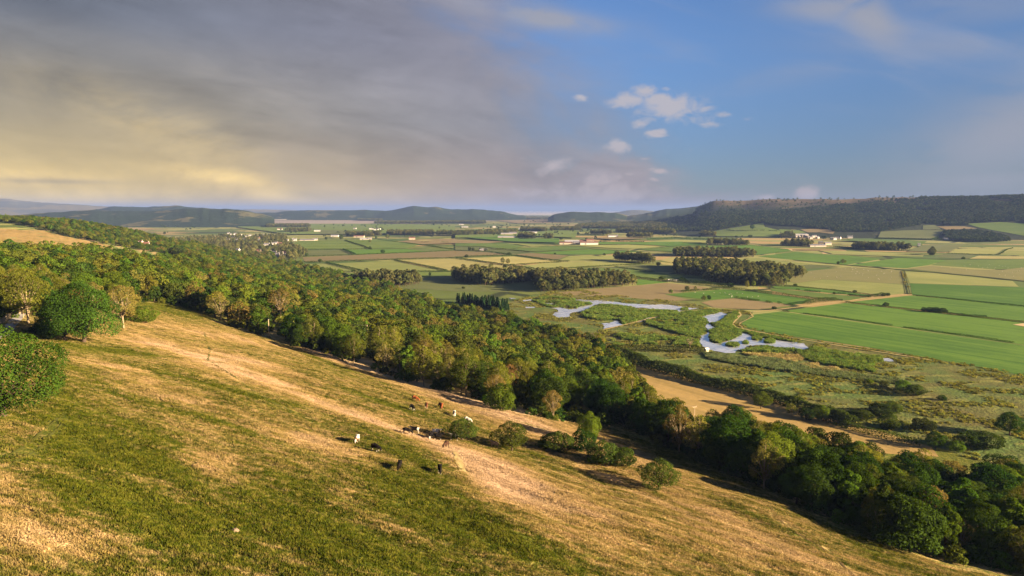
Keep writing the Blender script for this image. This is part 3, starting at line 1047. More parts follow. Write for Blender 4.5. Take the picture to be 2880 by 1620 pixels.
# marsh floor
marsh = hits(parse('S 1330,885 1530,818 F 560,142 S 1750,832 1940,850 2000,868 G 640,80 790,120 680,250 900,320 1400,415 2100,525 2576,600 S 2900,1050 3000,1330 2760,1300 2600,1245 2400,1180 2268,1140 2140,1105 1997,1078 1888,1048 1776,1018 1700,985 1560,940'))
tag(drape('marsh', marsh, M['marsh'], dz=.07), 'brown and green boggy marsh floor between the river and the hedge', 'marsh', kind='structure')

# ------------------------------------------------------------------ water
WATER = [
    ('F 460,262 520,250 640,262 760,262 860,272 950,285 1060,298 1180,305 1330,312 1450,308 1560,318 1680,335 1780,348 1880,352 1800,368 1700,380 1640,398 1640,372 1560,374 1480,366 1330,359 1240,346 1150,351 1120,331 1000,321 870,306 770,301 680,323 640,352 560,385 450,400 420,415 415,452 300,457 270,457 210,427 280,390 270,362 200,350 300,342 400,365 480,358 530,335 640,318 680,302 640,286 560,277', 'lagoon', 'long pale lagoon winding through the upper marsh'),
    ('F 780,525 850,520 900,505 920,485 960,490 975,510 985,530 1020,540 950,560 880,572 800,587 820,566 790,550', 'pool', 'small ragged pool beside the marsh track'),
    ('F 1165,508 1230,484 1300,460 1400,448 1405,456 1300,474 1180,514', 'channel', 'narrow water channel along the marsh track'),
    ('F 1890,460 1960,430 2070,410 2130,395 2190,420 2150,460 2110,490 2060,505 2000,512 1960,492 1980,480', 'pool', 'square pale pool at the top of the river'),
    ('G 270,250 300,240 330,275 395,302 322,308 302,390 320,440 360,472 430,462 540,432 640,382 662,345 710,350 790,392 900,405 1030,425 1200,450 1370,470 1432,520 1330,546 1250,520 1130,516 1000,502 900,484 720,504 700,530 620,545 600,577 480,577 320,547 220,502 198,440 215,376 262,370 292,330 268,300', 'river', 'wide pale river pool with reed islands'),
    ('G 2266,640 2320,634 2405,670 2340,672 2290,666', 'pool', 'tiny pale pool by the river bank'),
    ('G 1878,582 1920,579 1935,588 1900,591', 'pool', 'thin sliver of water in the reeds'),
    ('C 765,1268 870,1256 862,1272 780,1282', 'pool', 'small bright pool under the dark valley wood'),
    ('C 608,1240 690,1247 640,1254', 'pool', 'thin bright pool by the conifers'),
    ('C 795,1342 930,1340 890,1356 800,1357', 'pool', 'flat bright pool near the wood edge'),
    ('C 1010,1303 1120,1304 1090,1312', 'pool', 'faint sliver of water in the rough marsh'),
]
for i, (tx, nm, lb) in enumerate(WATER):
    P = roughen(hits(parse(tx)), 5, 2.6, i)
    tag(drape(nm, P, M['water'], flat=.30), lb, nm, kind='structure')

# tracks, river bank paths, ditches
for tx, w, mt, lb in (
        ('G 640,115 660,150 600,210 565,250 600,285 700,310 900,350 1200,405 1500,452 1900,520 2300,580 2576,622 2800,660', 1.6, 'trackbare', 'pale trodden path along the river bank beside the green field'),
        ('G 610,110 640,150 560,215 530,245 560,285 640,305', 1.2, 'trackbare', 'second pale wheel line at the river bend'),
        ('G 760,120 800,165 720,205 650,240 640,265 680,292', 1.2, 'trackbare', 'pale field edge line at the river bend'),
        ('F 780,600 1000,550 1240,490 1440,440 1640,405 1880,375', 2.2, 'trackbare', 'grassy causeway track across the marsh'),
        ('G 800,115 1000,95 1300,60 1560,25 1900,-10', 3.0, 'trackbare', 'pale grassy drove road between the green fields'),
        ('E 545,1285 750,1250 1060,1222 1260,1205', 3.5, 'trackbare', 'pale drove road meeting the double ditch')):
    P = hits(parse(tx))
    tag(ribbon('path', P, w, M[mt], dz=.55), lb, 'path', kind='structure')
for tx, w, lb in (('E -30,812 480,862 1190,922 2000,992 2576,1052 2700,1066', 9, 'long dark ditch crossing the valley fields'), ('C 1190,652 1500,682 1960,712 2576,730', 9, 'long dark ditch in front of the large farm'),
                  ('E 0,702 250,706 400,745 1000,770 1460,800 2000,800 2700,802', 9, 'bent dark ditch behind the green fields'), ('E 1193,932 1212,1020 1245,1195', 1.2, 'near line of the double ditch'), ('E 1218,932 1240,1020 1285,1200', 1.2, 'far line of the double ditch'),
                  ('C 0,574 700,608 1180,644', 8, 'dark ditch along the tan strip'), ('C 1960,637 2340,665 2576,680', 9, 'dark ditch behind the pale field'), ('D 500,660 780,668 1200,697', 9, 'dark ditch along the bright green field')):
    tag(ribbon('ditch', hits(parse(tx)), w, M['ditch'], dz=.6, sub=30), lb, 'ditch', kind='structure')

# pasture tracks and the lane
for tx, w, mt, lb in (
        ('S 575,935 590,985 585,1015 612,1030 660,1060 740,1120 830,1160', .55, 'trackgrass', 'dark green cattle track winding down the pasture'),
        ('R 705,880 800,965 860,1000 900,1060 1000,1150 1100,1215 1190,1260', .45, 'trackdark', 'thin dark sheep path on the lower pasture'),
        ('R 1190,1260 1290,1330 1400,1440 1450,1500', .6, 'trackdark', 'dark sheep path running down to the frame corner'),
        ('P 900,330 1400,470 1700,560', .7, 'trackgrass', 'faint green track across the middle pasture'),
        ('S 0,1330 110,1265 190,1180', .5, 'trackgrass', 'wheel track beside the near tree'),
        ('S 0,1300 90,1245 180,1165', .45, 'trackgrass', 'second wheel track beside the near tree'),
        ('P 1010,720 1050,800 1080,880', 1.4, 'trackbare', 'bare trodden strip below the first hawthorn')):
    P = hits(parse(tx)); TRACKS.append(resample(P, 1.0))
    tag(ribbon('path', P, w, M[mt], dz=.16, sub=1.5, jit=.6), lb, 'path', kind='structure')
lane = hits(parse('Q -120,720 -30,645 30,632 100,545 160,480 192,432 205,400'))
tag(ribbon('lane', lane, 3.4, M['road'], dz=.16, sub=1.5, jit=.04), 'narrow grey tarmac lane running under the olive ash', 'lane', kind='structure')
tag(drape('field', hits(parse('S -300,1000 -120,950 0,895 14,880 16,800 0,770 -300,740')), M['lush'], dz=.2, step=6), 'small green field behind the stone wall by the lane', 'field', kind='structure')


def hill_obj(label, nodes, Yf, Yc, Yb, mat, amp=10, seed=0, name='hill'):
    """hill with a foot, a crest and a back; nodes are (photo x, crest y)"""
    us = np.array([uat(n[0]) for n in nodes]); zs = np.array([zat(n[0], n[1], Yc) for n in nodes])
    nu = 160; nt = 26
    u = np.linspace(us[0], us[-1], nu)
    zc = np.interp(u, us, zs) + (fbm(u * Yc / 90, u * 0, seed) - .5) * amp
    e = np.minimum(np.linspace(0, 1, nu), np.linspace(1, 0, nu)) * nu
    t = np.linspace(0, 1, nt)
    v = []
    for k in range(nt):
        tt = t[k]
        if tt < .62:
            s = tt / .62; Y = Yf + (Yc - Yf) * s; prof = s * s * (3 - 2 * s) * .6 + s * .4
        else:
            s = (tt - .62) / .38; Y = Yc + (Yb - Yc) * s; prof = 1 - s
        z = -3 + (zc + 3) * prof + (fbm(u * Y / 220, 0 * u + Y / 220, seed + 3) - .5) * amp * 2.2 * (prof * (1 - prof) * 4)
        v.append(np.stack([u * Y, 0 * u + Y, z], -1))
    v = np.concatenate(v)
    idx = np.arange(nu * nt).reshape(nt, nu)
    f = np.stack([idx[:-1, :-1], idx[:-1, 1:], idx[1:, 1:], idx[1:, :-1]], -1).reshape(-1, 4)
    return tag(obj(name, mesh_np(name, v, f, [mat], smooth=True)), label, 'hill', kind='structure')


hill_obj('long flat topped moor in the blue distance', [(-700, 566), (-300, 560), (0, 558), (55, 559), (65, 562), (124, 568), (248, 576), (323, 581), (420, 587), (560, 591)], 9500, 13000, 15000, M['hillfar'], 14, 1)
hill_obj('blue wooded ridge with a rounded summit', [(180, 597), (293, 588), (325, 581), (373, 581), (410, 582), (472, 580), (497, 577), (517, 577), (534, 581), (571, 584), (640, 588), (720, 598)], 6300, 7600, 8600, M['hillwood'], 14, 2)
hill_obj('dark wooded ridge with pale fields before the estuary', [(20, 612), (87, 602), (174, 595), (273, 590), (435, 594), (500, 589), (534, 585), (571, 586), (640, 587), (660, 588), (710, 593), (740, 601), (780, 612)], 4300, 5200, 6000, M['hillwood'], 12, 3)
hill_obj('low wooded ridge behind the estuary', [(690, 606), (732, 598), (784, 598), (814, 593), (856, 591), (963, 591), (1037, 590), (1082, 592), (1140, 600)], 7200, 8000, 9000, M['hillwood'], 8, 4)
hill_obj('conical wooded knott above the estuary village', [(1040, 602), (1062, 597), (1107, 591), (1147, 581), (1167, 578), (1187, 580), (1209, 582), (1229, 581), (1251, 586), (1280, 588.5), (1317, 588), (1367, 590), (1404, 593), (1439, 601), (1480, 607)], 7000, 8000, 9000, M['hillknott'], 14, 5)
hill_obj('low dark wooded headland beside the sea', [(1540, 612), (1556, 603), (1573, 598), (1615, 595), (1677, 596), (1727, 598), (1760, 606)], 5800, 6400, 7000, M['hillwood'], 10, 6)
hill_obj('faint far headland across the bay', [(1725, 597), (1740, 595), (1764, 591), (1787, 590), (1827, 593), (1850, 597)], 11500, 12500, 13200, M['hillfar'], 6, 7)
hill_obj('blue ridge behind the scar nose', [(1760, 607), (1802, 602), (1851, 590), (1876, 586), (1934, 583), (1959, 579), (2040, 574), (2100, 580)], 5600, 6600, 7600, M['hillwood'], 12, 8)
hill_obj('faint low coast at the horizon', [(660, 593), (700, 588.5), (760, 589), (820, 590), (870, 593)], 14000, 15000, 16000, M['hillfar'], 4, 9)

# the scar itself
su = np.linspace(SCU[0], SCU[-1], 300); stt = np.linspace(0, 1, 90)
sv = []
for k in stt:
    y0 = np.interp(su, SCU, SCY[:, 0]); y1 = np.interp(su, SCU, SCY[:, 5])
    Y = y0 + (y1 - y0) * k ** 1.25
    sv.append(np.stack([su * Y, Y, np.maximum(scar_z(su * Y, Y), -2) + (.2 if k > 0 else -1)], -1))
sv = np.concatenate(sv)
sidx = np.arange(300 * 90).reshape(90, 300)
sf = np.stack([sidx[:-1, :-1], sidx[:-1, 1:], sidx[1:, 1:], sidx[1:, :-1]], -1).reshape(-1, 4)
tag(obj('hill', mesh_np('hill', sv, sf, [M['scar']], smooth=True)), 'long wooded limestone scar with a heath top across the valley', 'hill', kind='structure')


# ------------------------------------------------------------------ foliage meshes
def unit(a): return a / np.maximum(np.linalg.norm(a, axis=-1, keepdims=True), 1e-9)


def leaves(P, Nrm, size, rng, asp=.7):
    """one small bent leaf spray (two triangles) per point"""
    n = len(P)
    a = unit(np.cross(Nrm, unit(rng.normal(size=(n, 3)))))
    b = np.cross(Nrm, a)
    s = size * rng.uniform(.65, 1.35, (n, 1))
    c = Nrm * s * .25
    v = np.stack([P - a * s * .5, P - b * s * .5 * asp + c, P + a * s * .5, P + b * s * .5 * asp + c], 1).reshape(-1, 3)
    f = np.arange(4 * n).reshape(n, 4)
    return v, f


def lobes_round(rng, R, Hc, base, n, spiky=0.0, flat=0.0):
    """lobe centres over a dome shaped crown: (centre, radius)"""
    out = []
    for i in range(n):
        t = (i + .5) / n
        zt = 1 - 1.75 * t                    # from the top down to below the middle
        zt += rng.uniform(-.2, .2)
        zt = max(-1, min(1, zt))
        rr = math.sqrt(max(0, 1 - zt * zt))
        an = i * 2.39996 + rng.uniform(-.4, .4)
        k = rng.uniform(.42, .86)
        k *= 1.22 if rng.uniform() < .16 else 1.0
        c = np.array([R * rr * k * math.cos(an), R * rr * k * math.sin(an), base + Hc * .5 + Hc * .5 * zt * rng.uniform(.66, 1.0)])
        out.append((c, R * rng.uniform(.20, .46) * (1 - spiky * .3)))
    return out


def crown_np(rng, R, Hc, base, nl, nq, size, mode='round', nz=.5):
    if mode == 'cone':
        t = rng.uniform(0, 1, nq) ** .75
        an = rng.uniform(0, 2 * math.pi, nq)
        ring = .55 + .45 * np.abs(np.sin(t * 26))
        r = R * (1 - t) * ring * rng.uniform(.6, 1.05, nq) + .15
        P = np.stack([r * np.cos(an), r * np.sin(an), base + Hc * t], -1)
        nr = unit(np.stack([np.cos(an), np.sin(an), np.full(nq, .6)], -1) + rng.normal(size=(nq, 3)) * .35)
        v, f = leaves(P, nr, size, rng)
        return v, f, rng.uniform(0, 1, nq), [(np.array([0, 0, base + Hc]), 1)]
    L = lobes_round(rng, R, Hc, base, nl)
    rad = np.array([l[1] for l in L]); cen = np.array([l[0] for l in L])
    w = rad ** 2; w /= w.sum()
    k = rng.choice(nl, nq, p=w)
    mid = np.array([0, 0, base + Hc * .42])
    outd = unit(cen[k] - mid)
    d = unit(rng.normal(size=(nq, 3)) + outd * .75 + np.array([0, 0, .15]))
    P = cen[k] + d * rad[k][:, None] * np.stack([np.ones(nq), np.ones(nq), np.full(nq, .8)], -1) * rng.uniform(.72, 1.08, (nq, 1))
    # keep the outer surface only: drop leaves buried in other lobes
    bur = np.zeros(nq, bool)
    for i in range(nl):
        bur |= (np.linalg.norm(P - cen[i], axis=1) < rad[i] * .62) & (k != i)
    keep = ~bur
    P = P[keep]; d = d[keep]; k = k[keep]
    nr = unit(d + rng.normal(size=d.shape) * nz + np.array([0, 0, .25]))
    v, f = leaves(P, nr, size, rng)
    tl = rng.uniform(0, 1, nl)
    tint = np.clip(tl[k] * .75 + rng.uniform(0, .25, len(k)), 0, 1)
    return v, f, tint, L


def trunk_mb(rng, L, base, Hc, r0, nlimb, twig=False):
    m = MB()
    top = base + Hc * .55
    j = rng.normal(size=(4, 2)) * r0 * .5
    m.tube([(0, 0, -.8), (j[0][0] * .3, j[0][1] * .3, .5), (j[1][0], j[1][1], base * .7 + .5), (j[2][0], j[2][1], top)], [r0 * 1.35, r0 * 1.05, r0 * .8, r0 * .3], 7)
    order = rng.permutation(len(L))[:nlimb]
    for i in order:
        c, r = L[i]
        z0 = base * .75 + rng.uniform(0, .3) * Hc
        p1 = np.array([c[0] * .45, c[1] * .45, z0 + (c[2] - z0) * .55])
        e = c + (c - np.array([0, 0, base])) * .12
        m.tube([(j[1][0] * .6, j[1][1] * .6, z0 - .6), tuple(p1), tuple(e)], [r0 * .42, r0 * .28, r0 * .07], 5)
        if twig:
            for q in range(5):
                dv = unit(rng.normal(size=3) + (c - np.array([0, 0, base + Hc * .2])) / (np.linalg.norm(c) + .1) + np.array([0, 0, .5]))
                m.tube([tuple(p1 + (e - p1) * rng.uniform(.2, .9)), tuple(c + dv * r * rng.uniform(.8, 1.25))], [r0 * .15, r0 * .03], 3)
    return m


class Proto:
    """a kind of tree: crown and trunk meshes shared by all copies"""
    def __init__(self, kind, seed, mat, R, Hc, base, nl, nq, size, r0, nlimb=6, mode='round', twig=False, bark='bark'):
        rng = np.random.default_rng(seed)
        v, f, tint, L = crown_np(rng, R, Hc, base, nl, nq, size, mode)
        self.crown = mesh_np(kind + '_crown', v, f, [M[mat]], attrs={'tint': ('FACE', tint)})
        self.trunk = trunk_mb(rng, L, base, Hc, r0, nlimb, twig).mesh(kind + '_trunk', M[bark], True)
        self.R = R; self.H = base + Hc; self.kind = kind


PR = {}
PR['oak'] = [Proto('oak', 20 + i, 'oak', 6.2, 9.5, 2.2, 42, 9500, .42, .42, 8) for i in range(2)]
PR['fieldoak'] = [Proto('oak', 25 + i, 'oak', 7.4, 10.6, 1.5, 58, 19000, .36, .5, 10) for i in range(3)]
PR['round'] = [Proto('sycamore', 30 + i, m_, 5.4, 9.5, 2.2, 36, 8000, .42, .32, 6) for i, m_ in enumerate(('lime', 'dark', 'oak'))]
PR['ash'] = [Proto('ash', 40 + i, 'ash', 5.0, 9.5, 3.0, 38, 5200, .40, .28, 12, twig=True, bark='palebark') for i in range(3)]
PR['bare'] = [Proto('thin_ash', 50 + i, 'bare', 4.6, 8.5, 3.0, 24, 1900, .42, .26, 18, twig=True, bark='palebark') for i in range(2)]
PR['tall'] = [Proto('poplar', 60 + i, m_, 3.4, 11.5, 2.2, 22, 4200, .5, .25, 5) for i, m_ in enumerate(('lime', 'dark'))]
PR['bush'] = [Proto('bush', 70 + i, m_, 3.0, 4.2, .1, 30, 5200, .27, .12, 5) for i, m_ in enumerate(('thorn', 'dark', 'lime'))]
PR['haw'] = [Proto('hawthorn', 80 + i, 'thorn', 3.9, 4.9, 1.3, 34, 7000, .26, .22, 12, twig=True) for i in range(3)]
PR['conifer'] = [Proto('conifer', 90 + i, 'conifer', 2.3, 12.5, .6, 1, 1500, .8, .2, 0, mode='cone') for i in range(2)]
PR['rust'] = [Proto('bronze_tree', 95, 'rust', 4.6, 8.0, 2.6, 22, 3000, .5, .28, 8, twig=True)]


def plant(pr, x, y, hgt, name, label, cat='tree', group=None, sx=1.0, rz=None, dz=-.15):
    """one tree or bush standing at x, y: an Empty with trunk and crown"""
    k = hgt / pr.H
    o = empty(name, (x, y, gz(x, y) + dz), random.uniform(0, 6.28) if rz is None else rz)
    o.scale = (k * sx, k * sx, k)
    obj('trunk', pr.trunk, o)
    obj('crown', pr.crown, o)
    return tag(o, label, cat, group)


# ------------------------------------------------------------------ scattered masses (geometry nodes)
PROTO_COLS = {}


def proto_col(key, meshes):
    """library of shapes that the masses below are scattered from"""
    c = bpy.data.collections.new(key)
    for i, me in enumerate(meshes):
        o = bpy.data.objects.new('%s_shape_%02d' % (key, i), me)
        c.objects.link(o)
    PROTO_COLS[key] = (c, len(meshes))
    return c


def scatter(name, pts, key, label, cat, rots=None, scales=None, extra=None, kind='stuff', tilt=None):
    pts = np.asarray(pts, np.float32)
    n = len(pts)
    me = bpy.data.meshes.new(name)
    me.vertices.add(n); me.vertices.foreach_set('co', pts.ravel()); me.update()
    c, cnt = PROTO_COLS[key]
    a = me.attributes.new('rotv', 'FLOAT_VECTOR', 'POINT')
    rv = np.zeros((n, 3), np.float32); rv[:, 2] = RNG.uniform(0, 6.283, n)
    if tilt is not None: rv = tilt
    a.data.foreach_set('vector', rv.astype(np.float32).ravel())
    a = me.attributes.new('scl', 'FLOAT_VECTOR', 'POINT')
    if scales is None: scales = np.repeat(RNG.uniform(.75, 1.3, (n, 1)), 3, 1)
    a.data.foreach_set('vector', np.asarray(scales, np.float32).ravel())
    a = me.attributes.new('pick', 'INT', 'POINT')
    a.data.foreach_set('value', RNG.integers(0, cnt, n).astype(np.int32))
    if extra:
        for nm, arr in extra.items():
            a = me.attributes.new(nm, 'FLOAT', 'POINT'); a.data.foreach_set('value', np.asarray(arr, np.float32))
    o = obj(name, me)
    g = bpy.data.node_groups.new('scatter_' + name, 'GeometryNodeTree')
    g.interface.new_socket('Geometry', in_out='INPUT', socket_type='NodeSocketGeometry')
    g.interface.new_socket('Geometry', in_out='OUTPUT', socket_type='NodeSocketGeometry')
    gi = g.nodes.new('NodeGroupInput'); go = g.nodes.new('NodeGroupOutput')
    ip = g.nodes.new('GeometryNodeInstanceOnPoints')
    ci = g.nodes.new('GeometryNodeCollectionInfo')
    ci.inputs['Collection'].default_value = c
    ci.inputs['Separate Children'].default_value = True
    ci.inputs['Reset Children'].default_value = True
    ip.inputs['Pick Instance'].default_value = True

    def named(nm, ty):
        q = g.nodes.new('GeometryNodeInputNamedAttribute'); q.data_type = ty
        q.inputs['Name'].default_value = nm
        return q.outputs['Attribute']
    g.links.new(gi.outputs[0], ip.inputs['Points'])
    g.links.new(ci.outputs[0], ip.inputs['Instance'])
    g.links.new(named('pick', 'INT'), ip.inputs['Instance Index'])
    g.links.new(named('rotv', 'FLOAT_VECTOR'), ip.inputs['Rotation'])
    g.links.new(named('scl', 'FLOAT_VECTOR'), ip.inputs['Scale'])
    g.links.new(ip.outputs[0], go.inputs[0])
    md = o.modifiers.new('scatter', 'NODES'); md.node_group = g
    return tag(o, label, cat, kind=kind)


def massmesh(seed, mat, R, Hc, base, nl, nq, size, mode='round', bark=True):
    rng = np.random.default_rng(seed)
    v, f, tint, L = crown_np(rng, R, Hc, base, nl, nq, size, mode, .28)
    n = len(v)
    if bark:
        # a plain stem so that gaps under the crown show wood
        r = R * .06
        tv = []
        for z, q in ((-1, 1.2), (base + Hc * .5, .5)):
            for j in range(4):
                tv.append((r * q * math.cos(j * 1.571), r * q * math.sin(j * 1.571), z))
        tf = [(n + j, n + (j + 1) % 4, n + 4 + (j + 1) % 4, n + 4 + j) for j in range(4)]
        v = np.concatenate([v, np.array(tv)]); f = np.concatenate([f, np.array(tf)])
        tint = np.concatenate([tint, np.full(4, .3)])
        mi = np.concatenate([np.zeros(len(f) - 4, int), np.ones(4, int)])
        return mesh_np('mass_tree', v, f, [M[mat], M['bark']], mi, attrs={'tint': ('FACE', tint)})
    return mesh_np('mass_tree', v, f, [M[mat]], attrs={'tint': ('FACE', tint)})


proto_col('woodtree', [massmesh(100 + i, mt, R, Hc, b, 20, nq, .85) for i, (mt, R, Hc, b, nq) in enumerate((
    ('lime', 5.0, 9, 2.5, 1300), ('dark', 5.2, 9, 2.2, 1400), ('ash', 4.8, 10, 2.8, 1000), ('ash', 5.4, 9, 2.8, 1000), ('oak', 5.6, 9, 2.4, 1400), ('bare', 4.6, 9, 3, 500), ('lime', 4.2, 11, 2.5, 1200), ('dark', 4.6, 8, 2, 1200),
    ('ash', 4.2, 8, 2.5, 900), ('thorn', 4.6, 8, 2, 1100), ('thorn', 5.2, 9, 2, 1100)))])
proto_col('shrub', [massmesh(150 + i, mt, 2.6, 3.2, .0, 12, 420, .6, bark=False) for i, mt in enumerate(('dark', 'thorn', 'lime', 'dark', 'ash'))])
proto_col('valleytree', [massmesh(120 + i, 'plantation', R, Hc, b, 14, 520, 1.35) for i, (R, Hc, b) in enumerate(((5.2, 11.5, 2.5), (4.6, 13, 3), (5.8, 10.5, 2), (4.2, 14, 3)))])
proto_col('needletree', [massmesh(130 + i, 'conifer', 2.4, 13, .6, 1, 400, 1.3, mode='cone') for i in range(2)])
proto_col('scartree', [massmesh(140 + i, 'scarwood', R, 8, .6, 7, 90, 2.6, bark=False) for i, R in enumerate((4.5, 5.5, 4.0))])


def in_poly(x, y, P):
    P = np.asarray([(p[0], p[1]) for p in P], float); r = np.zeros(len(x), bool)
    j = len(P) - 1
    for i in range(len(P)):
        xi, yi = P[i]; xj, yj = P[j]
        with np.errstate(divide='ignore', invalid='ignore'):
            c = ((yi > y) != (yj > y)) & (x < (xj - xi) * (y - yi) / (yj - yi + 1e-12) + xi)
        r ^= c; j = i
    return r


def fill(P, sp, jit=.45, rng=RNG):
    A = np.asarray([(p[0], p[1]) for p in P], float)
    lo = A.min(0); hi = A.max(0)
    xs = np.arange(lo[0], hi[0], sp); ys = np.arange(lo[1], hi[1], sp * .87)
    X, Y = np.meshgrid(xs, ys)
    X[1::2] += sp / 2
    X = X.ravel() + rng.uniform(-jit, jit, X.size) * sp; Y = Y.ravel() + rng.uniform(-jit, jit, Y.size) * sp
    k = in_poly(X, Y, P)
    return X[k], Y[k]


def zs_at(x, y): return np.maximum(H(x, y), 0)


# ---- the hillside wood
LF = hits(parse('S 62,898 130,902 250,890 330,872 380,850 470,856 560,870 600,900 690,930 760,955 830,975 900,987 1000,1030 1130,1070 1330,1125 1400,1152 1480,1165 1560,1150 1700,1160 1770,1120 1820,1140 1788,1085 1760,1045 1690,985 1560,945 1400,905 1280,882 1110,825 1000,795 860,757'))
LF += [(-480, 1380), (-560, 1600), (-700, 1500), (-560, 1120), (-400, 880), (-380, 720), (-398, 545), (-560, 490), (-600, 350), (-330, 262), (-215, 262)]
LR = hits(parse('S 1480,1168 1560,1185 1700,1197 1760,1208 1900,1268 2000,1318 2150,1378 2330,1466 2480,1526 2650,1574 2880,1619')) + [(190, 120), (300, 170), (300, 250)]
LR += hits(parse('S 2880,1385 2650,1402 2500,1372 2343,1332 2250,1306 2100,1258 1950,1228 1870,1200 1790,1150 1700,1165 1560,1155'))
R1 = [(-1500, 1250), (-1100, 1215), (-900, 1205), (-780, 1140), (-700, 1060), (-610, 1010), (-555, 1040), (-520, 1120), (-560, 1300), (-640, 1500), (-800, 1560), (-1100, 1520), (-1500, 1500)]
CLEAR = [hits(parse('A 1600,640 2400,655 2400,690 1560,690'))]

fx, fy = fill(LF, 9.6)
gx2, gy2 = fill(LR, 8.0)
fx = np.concatenate([fx, gx2]); fy = np.concatenate([fy, gy2])
fz = zs_at(fx, fy)
sxp, syp, dep = proj(fx, fy, fz + 6)
inview = (sxp > -40) & (sxp < 2920) & (syp < 1660) & (dep > 30)
# fields and lanes that must stay open
for P in CLEAR:
    k = ~in_poly(fx, fy, P); fx, fy, fz, sxp, syp, dep, inview = (a[k] for a in (fx, fy, fz, sxp, syp, dep, inview))
OPEN = [(757, 951, 60, 16, 9), (1034, 975, 70, 12, 8), (1642, 1155, 52, 16, 7), (1952, 1205, 66, 14, 7), (2646, 1425, 58, 16, 7), (1192, 1092, 115, 40, 6), (1310, 1115, 118, 40, 6), (80, 910, 120, 45, 7), (790, 905, 80, 30, 5), (620, 900, 60, 24, 5), (1408, 1152, 60, 24, 4), (1464, 1140, 50, 20, 4)]
keepers = np.ones(len(fx), bool)
for osx, osy, oh, ow, rad in OPEN:
    X0, Y0, Z0 = hit(osx, osy); d0 = proj(X0, Y0, Z0)[2]
    tp = proj(fx, fy, fz + 10)[1]
    keepers &= ~((np.hypot(fx - X0, fy - Y0) < rad) | ((dep < d0 + 2) & (np.abs(sxp - osx) < ow + 3.2 * FPX / np.maximum(dep, 30)) & (tp < osy - .15 * oh)))
fx, fy, fz, sxp, syp, dep, inview = (a[keepers] for a in (fx, fy, fz, sxp, syp, dep, inview))
order = np.argsort(np.where(inview, dep, 1e9))
NEAR = order[:285]
near_mask = np.zeros(len(fx), bool); near_mask[NEAR] = True

MARKS = [(78, 895, 'near the lane'), (210, 880, 'behind the two dark oaks'), (350, 870, 'behind the slim ash in the pasture'), (450, 855, 'at the upper end of the pasture'), (610, 905, 'where the pasture narrows'),
         (757, 945, 'beside the plain wooden pole'), (900, 985, 'on the shaded edge past the plain pole'), (1034, 960, 'round the pole that rises from the wood'), (1195, 1080, 'beside the bright ash at the pasture edge'),
         (1080, 1040, 'uphill of the brown cows'), (1330, 1120, 'beyond the first hawthorn'), (1440, 1150, 'beyond the round second hawthorn'), (1640, 1130, 'round the pole with the crossarm'), (1560, 1030, 'in the low wood by the willow row'),
         (1750, 1060, 'at the top corner of the straw field'), (1950, 1180, 'beside the pole at the straw field'), (1780, 1215, 'behind the dense bush clump'), (1950, 1290, 'below the lone dark hawthorn'), (2130, 1200, 'on the near side of the straw field'),
         (2150, 1370, 'along the bramble bank'), (2330, 1440, 'above the big round bush'), (2400, 1260, 'by the lower strip of the straw field'), (2640, 1440, 'round the grey stump'), (2800, 1560, 'in the dark bottom corner'), (2750, 1360, 'before the marsh scrub')]
MW = hits([(m[0], m[1]) for m in MARKS])
KIND = {'oak': ('oak_tree', 'dense deep green oak'), 'round': ('sycamore_tree', 'rounded full green sycamore'), 'ash': ('ash_tree', 'airy olive ash'), 'bare': ('thin_ash_tree', 'thin yellowish ash'),
        'tall': ('poplar_tree', 'narrow upright green tree'), 'bush': ('bush', 'low leafy bush'), 'rust': ('bronze_tree', 'bronze leaved tree'), 'conifer': ('conifer_tree', 'dark pointed conifer')}
LABELLED = {}
names_round = ('bright green rounded sycamore', 'dark green rounded sycamore', 'deep green rounded sycamore')
names_tall = ('narrow upright light green tree', 'narrow upright dark green tree')
names_bush = ('low olive leafy bush', 'low dark leafy bush', 'low light green bush')
for i in NEAR:
    x, y = float(fx[i]), float(fy[i])
    sx, sy = sxp[i], syp[i]
    lower = sx > 1500 and sy > 1050
    r = random.random()
    cl = vnoise(x / 30, y / 30, 91)
    if lower:
        kd = random.choices(('round', 'oak', 'ash', 'tall', 'bush', 'bare'), (40, 22, 18, 10, 8, 3))[0]
    elif cl > .62:
        kd = random.choices(('ash', 'bare', 'round', 'tall'), (55, 22, 12, 5))[0]
    else:
        kd = random.choices(('ash', 'round', 'oak', 'tall', 'bush', 'bare', 'rust'), (36, 28, 14, 8, 5, 6, 1.2))[0]
    vi = random.randrange(len(PR[kd]))
    if kd == 'round' and lower: vi = random.choice((0, 1, 1, 1, 2, 2))
    pr = PR[kd][vi]
    hg = random.uniform(.74, 1.24) * {'bush': 4.6, 'tall': 13.5, 'bare': 12.5}.get(kd, 13.0) * (.86 if y > 300 and x > 60 else 1.0)
    nm, ds = KIND[kd]
    if kd == 'round': ds = names_round[vi]
    if kd == 'tall': ds = names_tall[vi]
    if kd == 'bush': ds = names_bush[vi]
    q = min(range(len(MW)), key=lambda j: (MW[j][0] - x) ** 2 + (MW[j][1] - y) ** 2)
    big = 'tall ' if hg > 14.2 else 'smaller ' if hg < 11.5 and kd != 'bush' else ''
    o = plant(pr, x, y, hg, nm, big + ds + ' ' + MARKS[q][2], 'bush' if kd == 'bush' else 'tree', 'trees of the hillside wood', sx=random.uniform(.80, 1.06))
    LABELLED.setdefault(o['label'], []).append(((MW[q][0] - x) ** 2 + (MW[q][1] - y) ** 2, o))
ORD = ('closest', 'second closest', 'third closest', 'fourth closest', 'fifth closest', 'sixth closest', 'seventh closest', 'eighth closest', 'ninth closest', 'tenth closest', 'eleventh closest', 'twelfth closest')
